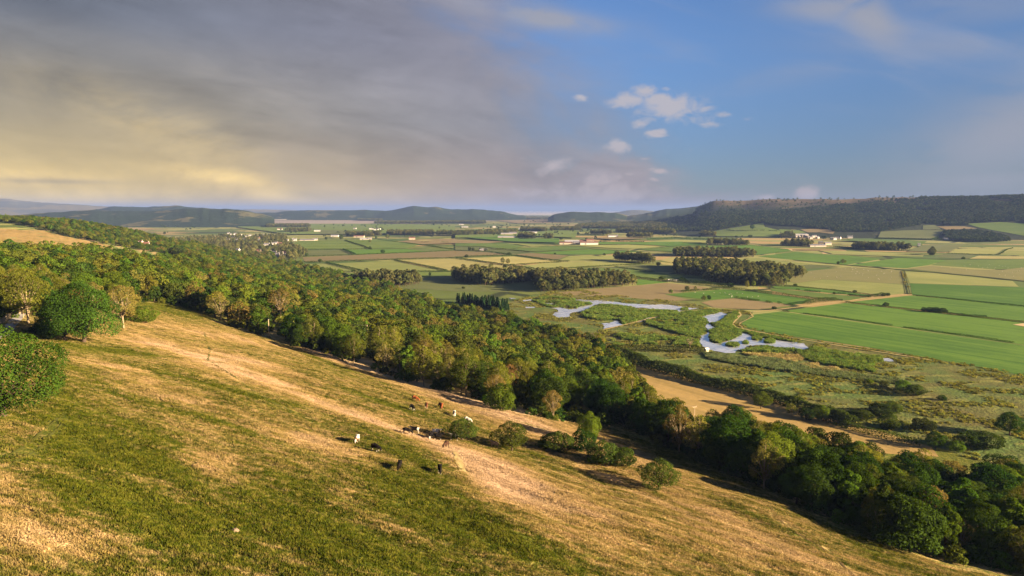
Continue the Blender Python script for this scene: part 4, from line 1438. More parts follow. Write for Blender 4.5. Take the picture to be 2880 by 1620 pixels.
for lb, lst in LABELLED.items():
    if len(lst) > 1:
        for r_, (_, o) in enumerate(sorted(lst, key=lambda t: t[0])):
            t_ = lb + ', ' + (ORD[r_] if r_ < len(ORD) else 'farther off')
            o['label'] = t_ + ' of its kind' if len(t_.split()) < 14 else t_

rest = ~near_mask
def wood_scatter(name, X, Y, key, label, cat='wood', smin_=.68, smax_=1.35, sub=0.0):
    Z = zs_at(X, Y) - sub
    s = RNG.uniform(smin_, smax_, (len(X), 1)); s = np.concatenate([s * RNG.uniform(.9, 1.15, (len(X), 1)), s * RNG.uniform(.9, 1.15, (len(X), 1)), s], 1)
    return scatter(name, np.stack([X, Y, Z], -1), key, label, cat, scales=s)


wood_scatter('woodland', fx[rest], fy[rest], 'woodtree', 'mixed green wood covering the hillside behind its front trees', smin_=.72, smax_=1.28)
ux_, uy_ = fill(LF, 5.2); u2, v2 = fill(LR, 5.0)
ux_ = np.concatenate([ux_, u2]); uy_ = np.concatenate([uy_, v2])
uz_ = zs_at(ux_, uy_); usx, usy, udp = proj(ux_, uy_, uz_ + 1)
kk = (udp > 30) & (udp < 470) & (usx > -60) & (usx < 2940)
for osx, osy, oh, ow, rad in OPEN:
    kk &= ~((np.abs(usx - osx) < ow * .6 + 8) & (usy > osy - .3 * oh) & (usy < osy + 60))
wood_scatter('undergrowth', ux_[kk], uy_[kk], 'shrub', 'dense low undergrowth filling the wood edge', 'undergrowth', .55, 1.35)
rx, ry = fill(R1, 9.0)
wood_scatter('woodland', rx, ry, 'woodtree', 'dark wood on the ridge beyond the tan hilltop field', smin_=.5, smax_=.92)
VPOS = [(30, 532), (85, 527), (65, 570), (100, 602), (185, 588), (215, 556), (255, 545), (330, 545), (372, 542), (400, 540), (435, 540), (470, 536), (512, 540), (350, 578), (362, 600), (446, 650), (512, 645), (552, 636), (597, 642), (672, 603), (735, 592), (766, 592),
        (522, 745), (562, 770), (606, 758), (642, 752), (342, 725), (358, 738), (118, 715), (10, 600), (60, 545), (150, 540), (290, 560), (10, 520), (230, 575)]
# village trees and the wood running down to it
VT = [(-900, 1900), (-780, 1640), (-600, 1480), (-520, 1330), (-470, 1500), (-520, 1750), (-640, 2000), (-760, 2350), (-900, 2700), (-1150, 2700), (-1150, 2250)]
vx, vy = fill(VT, 15)
vn = fbm(vx / 60, vy / 60, 40, 2)
k = vn > .40
VHIT = []
for zx, zy in VPOS:
    hx0, hy0, _ = hit(*sp_('B', zx, zy)); VHIT.append((hx0, hy0))
    dd = math.hypot(hx0, hy0); ux, uy = hx0 / dd, hy0 / dd
    al = (vx - hx0) * ux + (vy - hy0) * uy; ac = np.abs(-(vx - hx0) * uy + (vy - hy0) * ux)
    k &= ~((al > -150) & (al < 10) & (ac < 9))
wood_scatter('woodland', vx[k], vy[k], 'valleytree', 'broken dark wood around the white village', smin_=.7, smax_=1.15)

WOODS = [
    ('C -20,1010 0,1060 330,1101 860,1058 870,1020 600,1010 250,1000', 'valleytree', 6.5, 'broad dark valley wood behind the dull meadow'),
    ('C 870,1040 900,1110 970,1182 1400,1150 2050,1094 2045,1080 1700,1050 1250,1035', 'valleytree', 6.5, 'long brown green valley wood above the lagoon'),
    ('D 545,905 570,968 900,1002 905,1055 1300,1092 1640,1117 1830,1092 1810,1022 2015,1012 1990,985 1800,965 1400,925 1000,885 620,880', 'valleytree', 6.8, 'largest dark wood in the middle of the valley'),
    ('D 530,772 1470,780 1440,765 1200,748 700,742 560,752', 'valleytree', 7, 'long narrow dark wood behind the largest wood'),
    ('C 1805,820 2270,858 2200,835 1830,808', 'valleytree', 7, 'short dark wood beside the cream patch'),
    ('D 930,640 1090,636 1080,625 940,628', 'valleytree', 8, 'small round dark copse by the bright green strip'),
    ('D 1105,646 1385,650 1380,636 1110,634', 'valleytree', 8, 'small dark pine copse beside the round copse'),
    ('D 1760,652 2100,662 2110,646 1950,634 1790,640', 'valleytree', 8, 'domed wood beside the cream farmhouse'),
    ('E 620,680 900,702 1280,706 1250,690 980,682 700,664', 'valleytree', 8, 'scrubby mound wood on the valley floor'),
    ('D 820,532 1025,543 980,524 860,520', 'valleytree', 10, 'dark wedge wood at the foot of the scar'),
    ('D 1740,552 1925,552 1900,532 1800,522', 'valleytree', 10, 'dark pointed wood beside the grey village'),
    ('E 1655,520 1745,585 2050,602 2410,598 2380,560 2200,505 1900,485 1690,488', 'scartree', 9, 'wide dark wood on the low slope under the scar'),
    ('B 430,442 940,438 930,428 450,430', 'valleytree', 10, 'dark strip wood on the far plain behind the village'),
    ('B 655,495 940,490 930,482 660,486', 'valleytree', 10, 'low tree belt near the far white house'),
    ('B 1345,538 1560,540 1740,536 1730,526 1350,526', 'valleytree', 9, 'square dark wood by the far farm'),
    ('B 1805,524 2340,526 2330,512 1820,510', 'valleytree', 9, 'dark oblong wood above the tan strip'),
    ('B 2350,528 2576,532 C 700,512 700,500 0,520 B 2400,514', 'valleytree', 10, 'long thin tree belt towards the pale sheds'),
    ('C 715,560 910,568 900,548 720,550', 'valleytree', 9, 'rounded trees around the farm by the pale sheds'),
    ('C 1010,572 1105,572 1100,560 1015,560', 'valleytree', 8, 'small square clump beyond the large farm'),
    ('B 1465,364 1760,364 1750,358 1480,358', 'valleytree', 14, 'small dark wood at the estuary edge'),
    ('B 1660,398 2576,394 C 350,398 340,380 0,384 B 2300,386 1700,390', 'valleytree', 13, 'long dark wood before the far knott'),
    ('C 155,338 700,350 1250,356 1550,348 1540,335 700,330 300,328', 'valleytree', 14, 'dark wooded rise in front of the sea'),
    ('C 1080,478 1420,476 1410,465 1090,466', 'valleytree', 10, 'tree strip on the far green fields'),
    ('C 1355,448 2060,452 2300,470 2400,440 2100,400 1700,400 1400,425', 'valleytree', 12, 'wide dark wood at the toe of the scar'),
    ('C 1810,492 2490,512 2480,495 1900,480', 'valleytree', 10, 'dark tree belt under the toe of the scar'),
    ('C 1935,555 2240,556 2230,546 1950,545', 'valleytree', 9, 'reddish brown pole wood near the scar toe'),
    ('C 1530,518 1770,522 1760,512 1540,510', 'valleytree', 10, 'small far tree group by the pale fields'),
    ('B 1420,1080 1700,1122 1900,1122 2190,1092 2170,1065 1850,1050 1480,1050', 'valleytree', 6.5, 'brownish wood at the foot of the hillside'),
    ('E 1480,760 1560,760 1550,745 1500,742', 'valleytree', 9, 'small dark thicket at the ditch corner'),
    ('C 740,486 1040,490 1030,476 760,472', 'valleytree', 10, 'trees behind the white farm on the plain'),
    ('A 20,310 600,345 900,360 1300,380 1300,368 900,340 600,325 60,295', 'scartree', 14, 'far wood belt below the blue ridges'),
    ('A 900,300 1800,290 2300,330 2576,360 B 900,345 1300,330 900,310 0,300 A 1900,270 1000,270', 'scartree', 22, 'far wooded slopes before the estuary'),
]
for tx, key, spc, lb in WOODS:
    P = hits(parse(tx))
    X, Y = fill(P, spc)
    if len(X) < 3:
        A = np.array([(p[0], p[1]) for p in P]); X = A[:, 0]; Y = A[:, 1]
    wood_scatter('wood', X, Y, key, lb)
cx, cy = fill(hits(parse('C 20,1290 120,1320 330,1370 600,1400 620,1375 380,1320 100,1285')), 4.5)
wood_scatter('wood', cx, cy, 'needletree', 'dark spiky conifer row at the foot of the hillside wood', smin_=.55, smax_=.95)

# wood on the scar
n = 42000
u_ = RNG.uniform(SCU[1], SCU[-1], n); q_ = RNG.uniform(0, 1, n)
Yw = np.interp(u_, SCU, SCY[:, 1]); Yc = np.interp(u_, SCU, SCY[:, 3])
Yq = Yw + (Yc + 60 - Yw) * q_
Xq = u_ * Yq; Zq = scar_z(Xq, Yq)
ssx, ssy, _ = proj(Xq, Yq, Zq)
bx = [1690, 1900, 1935, 1960, 1985, 2083, 2182, 2282, 2400, 2600, 2900, 3900]
by = [500, 606, 612, 612, 597, 592, 598, 582, 573, 556, 540, 500]
lim = np.interp(ssx, bx, by) + (fbm(Xq / 120, Yq / 120, 61) - .5) * 14
keep = (ssy > lim) | (RNG.uniform(0, 1, n) < .05)
op = fbm(Xq / 90, Yq / 90, 66, 3)
keep &= op > .30
for tx in ('E 905,565 950,488 1430,415 1650,415 1900,430 1660,480 1540,578', 'E 1900,400 2300,375 2800,395 2800,570 2400,560 2000,450', 'D 940,500 1120,455 1570,385 1580,440 2000,450 2340,470 2340,530 1740,560 1030,550'):
    keep &= ~in_poly(ssx, ssy, parse(tx))
wood_pts = np.stack([Xq, Yq, Zq - .5], -1)[keep]
scatter('scar_wood', wood_pts, 'scartree', 'dark wood covering the flank of the scar', 'wood', scales=np.repeat(RNG.uniform(.8, 1.5, (len(wood_pts), 1)), 3, 1))

# far scattered trees and hedgerow trees over the plain
n = 2600
fxq = RNG.uniform(-5200, 1800, n); fyq = RNG.uniform(2500, 6500, n)
ln = np.abs(np.sin(fxq * .006 + fyq * .002)) < .12
ln |= np.abs(np.sin(fyq * .010 - fxq * .0015)) < .08
ln |= fbm(fxq / 500, fyq / 500, 81, 3) > .60
k = ln & (scar_z(fxq, fyq) < 0) & ~((fxq > -3300) & (fxq < 100) & (fyq > 5200))
wood_scatter('hedgerow_trees', fxq[k], fyq[k], 'scartree', 'countless far hedgerow trees dotted over the plain', 'trees', .6, 1.4)


# ------------------------------------------------------------------ hedges
def hedge(tx, w, h, label, mat='hedge', dens=1.0, gap=0.0, pts=None, sz=None, name='hedge'):
    P = pts or hits(parse(tx))
    Rz = resample(P, 1.0)
    A = np.array(Rz); n = len(A)
    dist = float(np.mean(A[:, 1]))
    size = sz or max(.55, dist / 1400)
    L = n * 1.0
    cnt = int(min(40000, L * (w + 2 * h) * dens * 1.7 / size ** 2))
    rng = np.random.default_rng(int(abs(A[0, 0]) * 7 + 3))
    i = rng.integers(0, n, cnt)
    wob = .65 + .7 * fbm(A[:, 0] / 7, A[:, 1] / 7, 17, 3)
    if gap > 0:
        on = fbm(A[:, 0] / 22, A[:, 1] / 22, 23, 2) > gap
        i = i[on[i]]; cnt = len(i)
    an = rng.uniform(-.35, math.pi + .35, cnt)
    tgx = np.gradient(A[:, 0]); tgy = np.gradient(A[:, 1]); tl = np.hypot(tgx, tgy) + 1e-9
    nx, ny = -tgy / tl, tgx / tl
    rr = rng.uniform(.8, 1.05, cnt)
    off = np.cos(an) * w / 2 * rr * wob[i]
    zz = np.clip(np.sin(an), -.2, 1) * h * rr * wob[i]
    X = A[i, 0] + nx[i] * off + tgx[i] * rng.uniform(-.6, .6, cnt); Y = A[i, 1] + ny[i] * off + tgy[i] * rng.uniform(-.6, .6, cnt)
    Z = zs_at(X, Y) + zz + .1
    nr = unit(np.stack([nx[i] * np.cos(an), ny[i] * np.cos(an), np.sin(an) * .8 + .2], -1) + rng.normal(size=(cnt, 3)) * .45)
    o = np.array([A[0, 0], A[0, 1], 0.0])
    v, f = leaves(np.stack([X, Y, Z], -1) - o, nr, size, rng)
    t = np.clip(fbm(X / 4, Y / 4, 3, 2) + rng.uniform(-.2, .2, cnt), 0, 1)
    me = mesh_np(name, v, f, [M[mat]], attrs={'tint': ('FACE', t)})
    ob = obj(name, me, loc=tuple(o))
    return tag(ob, label, 'hedge', 'hedges between the valley fields')


hedge('S 1760,1002 1790,1022 1830,1036 1888,1050 1950,1072 2010,1088 2080,1102 2150,1120 2215,1140 2290,1166 2360,1190 2400,1205', 9.0, 6.2, 'thick dark hedge bounding the straw field and the marsh', sz=.8, dens=2.6)
HEDGES = [
    ('B 860,772 1440,753 2275,719 2576,702', 3, 2.2, 'hedge between the bright wedge field and the tan band', 0),
    ('B 872,838 1100,833 1880,808 2576,790 C 0,788 360,765 690,762', 4, 3, 'bushy hedge between the tan band and the pale crops', 0),
    ('B 1115,845 1300,888 1500,935 1560,945', 4.5, 3.2, 'hedge dividing the first two pale crop fields', 0),
    ('B 1890,816 2180,872 2480,935', 4.5, 3, 'hedge dividing the pale field from the cream crop', 0),
    ('B 1130,946 1600,946 2480,942 C 0,945 330,937 600,938 880,925', 3.5, 2.4, 'long hedge along the near side of the crop fields', .25),
    ('C 10,794 250,826 500,862 700,888 900,916', 4.5, 3.2, 'hedge running past the lone pair of trees', 0),
    ('C 690,762 1000,806 1200,826 1290,830', 4.5, 3, 'hedge on the far side of the cream crop', 0),
    ('C 620,868 900,850 1200,832', 3, 2, 'low hedge from the lone pair of trees to the pale field', 0),
    ('C 930,918 1300,906 1700,880 2100,860', 4, 2.6, 'hedge between the pale field and the blue green fields', 0),
    ('B 1330,592 1480,640 1630,692', 5, 3.5, 'diagonal hedge closing the striped green field', 0),
    ('B 1310,692 1380,722 1444,750', 5, 3.5, 'short diagonal hedge by the bright wedge field', 0),
    ('B 800,604 1400,602', 2.5, 1.4, 'uppermost thin dark line in the striped green field', 0),
    ('B 700,632 1450,629', 2.5, 1.4, 'second thin dark line in the striped green field', 0),
    ('B 640,660 1520,656', 2.5, 1.4, 'third thin dark line in the striped green field', 0),
    ('B 600,693 1310,690 1570,686', 2.5, 1.4, 'lowest thin dark line in the striped green field', 0),
    ('B 1700,582 1950,612 2190,642 2576,690', 4, 2.4, 'hedge along the near side of the far tan strip', 0),
    ('C 390,690 640,708 850,724', 4, 2.4, 'short hedge by the small brick barns', 0),
    ('C 380,720 560,745 640,752', 4, 2.6, 'hedge corner beside the tan band', .3),
    ('C 1810,890 2000,915 2250,946', 3, 1.8, 'thin hedge between the two blue green fields', 0),
    ('C 1210,916 1420,942 1600,960 1860,990', 4, 2.4, 'hedge behind the long brown green wood', 0),
    ('C 1860,990 2200,1032 2420,1058 D 560,1055', 5, 3.2, 'bushy hedge past the white caravans', .3),
    ('D 590,1050 700,1070 800,1078 1000,1105 1190,1122', 7, 5.0, 'tall thicket hedge in front of the largest wood', .25),
    ('D 1090,1128 1400,1160 1760,1206 2120,1252 2450,1270', 4, 2.6, 'dark hedge between the two bright green fields', 0),
    ('D 1240,1240 1460,1272 1640,1297', 3.5, 2.2, 'hedge between the bright field and the rough tan field', .2),
    ('D 1720,1302 1860,1322 1900,1326', 3.5, 2.2, 'short hedge end by the drove road', .3),
    ('D 430,1205 560,1180 760,1160 1060,1142', 4, 2.6, 'broken bushy hedge along the reddish moss', .45),
    ('E 590,1210 710,1222 835,1235', 4, 2.2, 'short dark hedge in the green strips', 0),
    ('E -240,1105 0,1112 430,1155 860,1210', 2.5, 1.4, 'thin hedge under the pale striped field', 0),
    ('E 0,1150 260,1175 550,1200', 3, 1.8, 'line of small bushes in the green strips', .45),
    ('E 100,1310 190,1292 440,1270', 5, 4.5, 'tall bramble row beside the drove road', .2),
    ('E 860,1228 960,1212 1050,1208', 4.5, 3.6, 'tangled bushes on the drove road', .25),
    ('E 1197,945 1225,1080 1262,1195', 2, 1.2, 'scrub along the near side of the double ditch', .58),
    ('E 1222,940 1250,1070 1290,1195', 2, 1.2, 'scrub along the far side of the double ditch', .58),
    ('E 1325,1212 1800,1258 2200,1300 2576,1338 2700,1352', 3, 1.6, 'long straight hedge below the striped rich green field', 0),
    ('K 1380,789 1700,826 2200,882 2576,924 2700,938', 3.2, 1.6, 'long straight hedge below the row of dark bushes', 0),
    ('K 960,847 1300,888 1800,960 2300,1028 2576,1072 2700,1094', 2.2, 1.1, 'long thin hedge across the widest green fields', .3),
    ('E 890,566 1200,572 1530,579 1850,577', 6, 4, 'dark hedge under the pale sloping field', 0),
    ('E 1530,577 1600,548 1655,520', 5, 3.5, 'hedge climbing the slope to the low wood', 0),
    ('D 1140,470 1230,482 1370,485', 4, 2.6, 'curving hedge in the smooth green slope', 0),
    ('D 1375,482 1550,478 1710,486', 5, 4, 'bushy hedge on the slope near the scar wood', .3),
    ('D 240,580 560,560 800,574 960,576', 6, 4, 'dark tree lined hedge beyond the cream strip', .2),
    ('E 420,660 560,670 620,676', 5, 3.5, 'hedge between the cream farmhouse and the scrub mound', 0),
    ('E 1700,735 2000,748 2290,752', 3, 1.8, 'hedge under the yellow green field', 0),
    ('E 2290,748 2385,690 2450,676', 3, 1.8, 'hedge dividing the yellow green fields', 0),
    ('C 1560,600 1800,596 2140,606', 4, 3.5, 'row of small round bushes by the large farm', .45),
    ('K 2060,866 2200,880 2320,886', 3, 2, 'scrubby bushes below the dark bush row', .4),
    ('B 2190,612 2480,612 C 0,610', 3, 2.5, 'dark bushes along the far tan strip', .5),
]
for tx, w, h, lb, gp in HEDGES:
    hedge(tx, w, h, lb, gap=gp, mat='tussock' if 'double ditch' in lb else 'hedge')
hedge('F 805,812 1000,826 1250,832 1500,838 1700,842 1900,852', 7, 4.6, 'grey green willow row across the marsh', mat='thorn', sz=.7)
hedge('R 0,520 60,520 150,560 220,590', 4, 1.6, 'low bramble bank behind the dense bush clump', mat='dark', sz=.4)
hedge('R 560,770 700,815 850,850 1000,900 1180,960', 3.4, 1.4, 'grey green bramble bank along the lower pasture edge', mat='reedgrey', sz=.35)
hedge('R 1960,1190 2050,1230 2150,1265', 3, 1.3, 'short bramble bank past the big round bush', mat='reedgrey', sz=.35)
hedge('R 1250,440 1400,485 1600,540 1840,590', 5, 3.2, 'hedge along the lower strip of the straw field', sz=.6)

# ------------------------------------------------------------------ trees standing alone
def tree_at(sx, sy, px, kd, vi, name, label, cat='tree', sxs=1.0, group=None, rz=None):
    """px = height in the photograph; the height in metres follows from the distance"""
    x, y, z = hit(sx, sy)
    _, _, f = proj(x, y, z)
    h = px * f / FPX * 1.02
    return plant(PR[kd][vi], x, y, h, name, label, cat, group, sx=sxs, rz=rz)


tree_at(182, 958, 118, 'fieldoak', 0, 'oak_tree', 'dark green oak with a thinner trunk, beside its larger twin', sxs=.88)
tree_at(236, 963, 150, 'fieldoak', 1, 'oak_tree', 'large dark green oak standing in the pasture near the lane', sxs=.92)
tree_at(80, 910, 140, 'ash', 0, 'ash_tree', 'big olive ash leaning over the lane', sxs=1.05)
tree_at(347, 924, 118, 'bare', 0, 'thin_ash_tree', 'slim pale ash alone beside the twin oaks', sxs=.95)
tree_at(400, 906, 40, 'bush', 2, 'bush', 'low yellow green bush beside the slim pale ash', 'bush', 1.5)
tree_at(118, 938, 32, 'bush', 1, 'bush', 'small dark bush at the edge of the twin oaks', 'bush', 1.3)
tree_at(8, 1172, 215, 'fieldoak', 2, 'oak_tree', 'nearest big dark oak cut by the edge of the picture', sxs=1.0, rz=2.0)
tree_at(1300, 1239, 55, 'haw', 0, 'hawthorn_tree', 'wide wind leaned hawthorn with cows standing under it', sxs=1.28)
tree_at(1440, 1268, 72, 'haw', 1, 'hawthorn_tree', 'round bright green hawthorn alone on the slope', sxs=1.0)
tree_at(1853, 1380, 82, 'haw', 2, 'hawthorn_tree', 'dark rounded hawthorn alone on the lower slope', sxs=1.02)
tree_at(1570, 1268, 52, 'bush', 0, 'bush', 'broad thorn bush at the upper end of the bush clump', 'bush', 1.15)
tree_at(1657, 1250, 86, 'round', 0, 'sycamore_tree', 'tall light green tree in the bush clump', sxs=.75)
tree_at(1640, 1268, 55, 'bush', 1, 'bush', 'dark bush in the middle of the bush clump', 'bush', 1.0)
tree_at(1695, 1305, 60, 'bush', 0, 'bush', 'wide thorn bush at the lower end of the bush clump', 'bush', 1.05)
tree_at(1748, 1312, 52, 'bush', 0, 'bush', 'outermost thorn bush of the bush clump', 'bush', 1.0)
tree_at(1530, 1262, 24, 'bush', 0, 'bush', 'small scrubby bush beside the bush clump', 'bush', 1.2)
tree_at(2548, 1542, 130, 'bush', 1, 'bush', 'biggest round dark bush on the lower pasture edge', 'bush', 1.05)
tree_at(1192, 1092, 112, 'ash', 1, 'ash_tree', 'bright yellow green ash standing forward of the wood', sxs=.95)
tree_at(1310, 1115, 115, 'ash', 2, 'ash_tree', 'domed olive ash with pale forked limbs next to the bright ash', sxs=1.0)
tree_at(1408, 1152, 66, 'bush', 2, 'bush', 'upright yellow green bush at the pasture edge', 'bush', .9)
tree_at(1464, 1140, 52, 'bush', 0, 'bush', 'rounded olive bush behind the upright one', 'bush', 1.0)
tree_at(620, 900, 70, 'bare', 1, 'thin_ash_tree', 'pale thin tree on the wood edge', sxs=1.1)
tree_at(900, 985, 45, 'bush', 1, 'bush', 'dark pointed bush on the shaded wood edge', 'bush', .8)
tree_at(840, 965, 36, 'bush', 0, 'bush', 'small rounded bush near the plain pole', 'bush', 1.0)
tree_at(790, 905, 90, 'bare', 0, 'thin_ash_tree', 'pale leafless tree with forked limbs behind the plain pole', sxs=1.0)
tree_at(2140, 1150, 46, 'round', 0, 'sycamore_tree', 'rounded light tree standing in the straw field edge', sxs=1.15)
tree_at(2225, 1170, 34, 'ash', 1, 'ash_tree', 'pale scrubby tree by the end of the big hedge', sxs=1.1)
tree_at(2267, 1182, 34, 'round', 1, 'sycamore_tree', 'dark squat tree by the end of the big hedge', sxs=1.35)
tree_at(2312, 1185, 42, 'round', 0, 'sycamore_tree', 'bright domed tree by the end of the big hedge', sxs=1.2)
tree_at(2360, 1190, 34, 'round', 2, 'sycamore_tree', 'deep green tree at the marsh corner', sxs=1.2)
for sx, sy, px, k_, v_, lb in ((2425, 1182, 28, 'bush', 0, 'olive bush on the marsh edge'), (2470, 1172, 36, 'bush', 1, 'dark bush on the marsh edge beside the olive one'), (2508, 1162, 30, 'bush', 1, 'dark bush furthest out on the marsh edge'),
                               (2500, 1204, 34, 'bush', 1, 'big dark domed bush beyond the straw strip'), (2595, 1212, 34, 'bush', 0, 'grey brown thorn bush on the marsh'), (2632, 1262, 44, 'round', 2, 'small tree at the end of the straw strip'),
                               (2730, 1258, 40, 'bush', 1, 'dark bush behind the corner trees'), (2775, 1262, 44, 'bush', 0, 'olive bush behind the corner trees'), (2690, 1268, 26, 'bush', 2, 'pale willow bush behind the corner trees'),
                               (2570, 1112, 30, 'bush', 0, 'brown willow clump in the open marsh'), (2540, 1098, 26, 'bush', 2, 'pale willow clump in the open marsh'), (2485, 1088, 14, 'bush', 0, 'low tan bush in the open marsh'),
                               (2650, 1126, 14, 'bush', 1, 'low dark scrub in the open marsh'), (2445, 1078, 12, 'bush', 2, 'tiny pale bush in the open marsh'), (2840, 1225, 60, 'round', 2, 'tree at the far end of the marsh scrub'),
                               (2400, 1178, 22, 'bush', 2, 'small light bush on the marsh corner')):
    tree_at(sx, sy, px, k_, v_, 'bush' if k_ == 'bush' else 'tree', lb, 'bush' if k_ == 'bush' else 'tree', 1.25)

PLAIN = [('C', 540, 864, 80, 'ash', 0, 'taller of the lone pair of trees in the cream crop', .75), ('C', 598, 864, 66, 'ash', 1, 'shorter of the lone pair of trees in the cream crop', .9), ('B', 1755, 740, 46, 'round', 1, 'round dark tree on the edge of the bright wedge field', 1.1),
         ('B', 1050, 842, 44, 'round', 1, 'small dark tree in the hedge under the tan band', 1.0), ('C', 1520, 943, 42, 'round', 2, 'round tree alone in the blue green field', 1.0), ('D', 690, 1158, 52, 'round', 1, 'dark round tree on the reddish moss', 1.0),
         ('D', 788, 1160, 52, 'ash', 0, 'paler tree beside the dark one on the reddish moss', .9), ('D', 512, 1190, 44, 'round', 0, 'low round tree at the corner of the reddish moss', 1.2), ('D', 882, 1275, 62, 'ash', 1, 'larger of the pair of trees above the pools', 1.1),
         ('D', 942, 1268, 56, 'round', 2, 'smaller of the pair of trees above the pools', .9), ('D', 1372, 1134, 84, 'ash', 2, 'pale leggy tree before the largest wood', .85), ('D', 1446, 1120, 72, 'round', 0, 'paler round tree before the largest wood', .75),
         ('D', 1188, 1126, 54, 'round', 1, 'dark round tree at the thicket hedge end', 1.3), ('E', 525, 857, 54, 'ash', 0, 'lone spreading tree by the long ditch', 1.5), ('E', 472, 857, 30, 'bush', 1, 'small dark bush beside the lone spreading tree', .8),
         ('E', 1012, 1336, 44, 'bush', 1, 'rounded dark bush in the rich green field', 1.1), ('E', 1442, 1392, 46, 'bush', 1, 'first dark bush of the row in the rich green field', .9), ('E', 1510, 1398, 52, 'bush', 1, 'second dark bush of the row in the rich green field', 1.1),
         ('E', 1580, 1402, 54, 'bush', 1, 'middle dark bush of the row in the rich green field', 1.2), ('E', 1650, 1408, 52, 'bush', 1, 'fourth dark bush of the row in the rich green field', 1.1), ('E', 1690, 1410, 36, 'bush', 1, 'last dark bush of the row in the rich green field', 1.0),
         ('D', 1920, 1108, 28, 'bush', 1, 'small dark bush by the pale striped field', 1.2), ('E', 658, 1180, 28, 'bush', 1, 'small dark bush on the green strips', 1.2), ('E', 428, 1195, 22, 'bush', 1, 'lowest dark bush in the line of small bushes', 1.1),
         ('E', 985, 1222, 36, 'bush', 1, 'dark bush on the drove road', 1.0), ('E', 1036, 1218, 30, 'bush', 1, 'second dark bush on the drove road', 1.0), ('D', 1405, 560, 34, 'round', 1, 'dark tree at the foot of the smooth slope', 1.6),
         ('D', 1250, 553, 18, 'bush', 1, 'small bush at the foot of the smooth slope', 1.4), ('D', 1430, 470, 56, 'round', 2, 'grey tree on the slope hedge', 1.0), ('C', 128, 780, 30, 'bush', 1, 'round bush on the tan band', 1.1),
         ('C', 612, 755, 32, 'bush', 0, 'brown bush at the tan band end', .9), ('C', 1130, 746, 18, 'bush', 1, 'tiny bush above the small tan field', 1.0), ('C', 1690, 757, 22, 'bush', 1, 'dark bush above the pale olive field', 1.1),
         ('B', 1612, 622, 44, 'ash', 0, 'thin tree in the green field past the diagonal hedge', .9), ('B', 1615, 685, 30, 'round', 2, 'small round tree at the end of the diagonal hedge', 1.0), ('B', 1682, 582, 46, 'tall', 1, 'narrow tree beyond the far green field', 1.1),
         ('B', 1812, 572, 52, 'ash', 1, 'wide olive tree beyond the far green field', 1.2), ('B', 1288, 584, 60, 'round', 1, 'dark tree by the far white barn', .9), ('B', 1115, 582, 34, 'round', 1, 'dark tree by the long low farm', 1.0),
         ('B', 895, 772, 40, 'round', 1, 'dark tree at the corner of the dull olive field', 1.1), ('B', 1424, 955, 36, 'round', 1, 'dark tree in the crop hedge', 1.4), ('B', 1566, 957, 32, 'bush', 1, 'dark bush in the crop hedge', 1.2),
         ('B', 2290, 992, 42, 'round', 1, 'dark tree behind the dull meadow', .8), ('B', 2145, 1008, 36, 'bush', 1, 'dark bush behind the dull meadow', 1.1), ('C', 95, 1135, 26, 'bush', 0, 'small bush alone in the dull meadow', 1.1),
         ('C', 165, 708, 42, 'round', 1, 'dark tree by the small brick barns', 1.0), ('C', 205, 708, 38, 'round', 1, 'second dark tree by the small brick barns', 1.0), ('C', 285, 706, 34, 'round', 1, 'third dark tree by the small brick barns', 1.0),
         ('C', 345, 710, 30, 'bush', 1, 'dark bush by the small brick barns', 1.2), ('C', 1200, 580, 22, 'bush', 1, 'dark bush beyond the large farm', 1.3), ('C', 1485, 585, 26, 'round', 1, 'dark tree behind the large farm', 1.3),
         ('C', 2300, 880, 44, 'round', 1, 'round dark tree at the end of the short wood', 1.2), ('D', 1680, 1372, 34, 'bush', 1, 'dark bush below the rough tan field', 1.2), ('D', 650, 1040, 34, 'bush', 1, 'dark bush by the white caravans', 1.4), ('D', 405, 1030, 34, 'bush', 1, 'round bush on the hedge before the caravans', 1.6),
         ('E', 1890, 800, 24, 'bush', 1, 'dark bush at the corner of the thin cream field', 1.2), ('E', 1530, 755, 32, 'bush', 1, 'dark bush at the end of the bent ditch', 1.2), ('E', 310, 575, 36, 'round', 1, 'dark tree between the grey village and the white house', 1.6),
         ('B', 945, 1000, 10, 'bush', 1, 'dot of a bush by the wood edge', 1.0)]
for l, zx, zy, zh, kd, vi, lb, w in PLAIN[:-1]:
    sx, sy = sp_(l, zx, zy)
    nm = 'bush' if kd == 'bush' else 'tree'
    tree_at(sx, sy, zh / 4.025, kd, vi, nm, lb, nm, w)

# dead tree on the marsh: bare limbs only
dx, dy, dz = hit(*sp_('F', 1770, 800))
rng = np.random.default_rng(5)
m = MB(); m.tube([(0, 0, -.5), (.1, 0, 2.5), (0, .1, 4.5)], [.35, .28, .2], 6)
for i in range(11):
    a = i * 2.4; h = 2.2 + i * .2
    e = (math.cos(a) * rng.uniform(1.6, 3.2), math.sin(a) * rng.uniform(1.6, 3.2), h + rng.uniform(2.5, 4.8))
    md = (e[0] * .5, e[1] * .5, h + (e[2] - h) * .35)
    m.tube([(0, 0, h), md, e], [.18, .12, .03], 4)
    for q in range(2):
        t = (e[0] + rng.uniform(-1, 1), e[1] + rng.uniform(-1, 1), e[2] + rng.uniform(.2, 1.4))
        m.tube([md, t], [.07, .02], 3)
tag(obj('dead_tree', m.mesh('dead_tree', M['palebark'], True), loc=(dx, dy, dz)), 'bare pale dead tree standing on the willow row', 'tree')

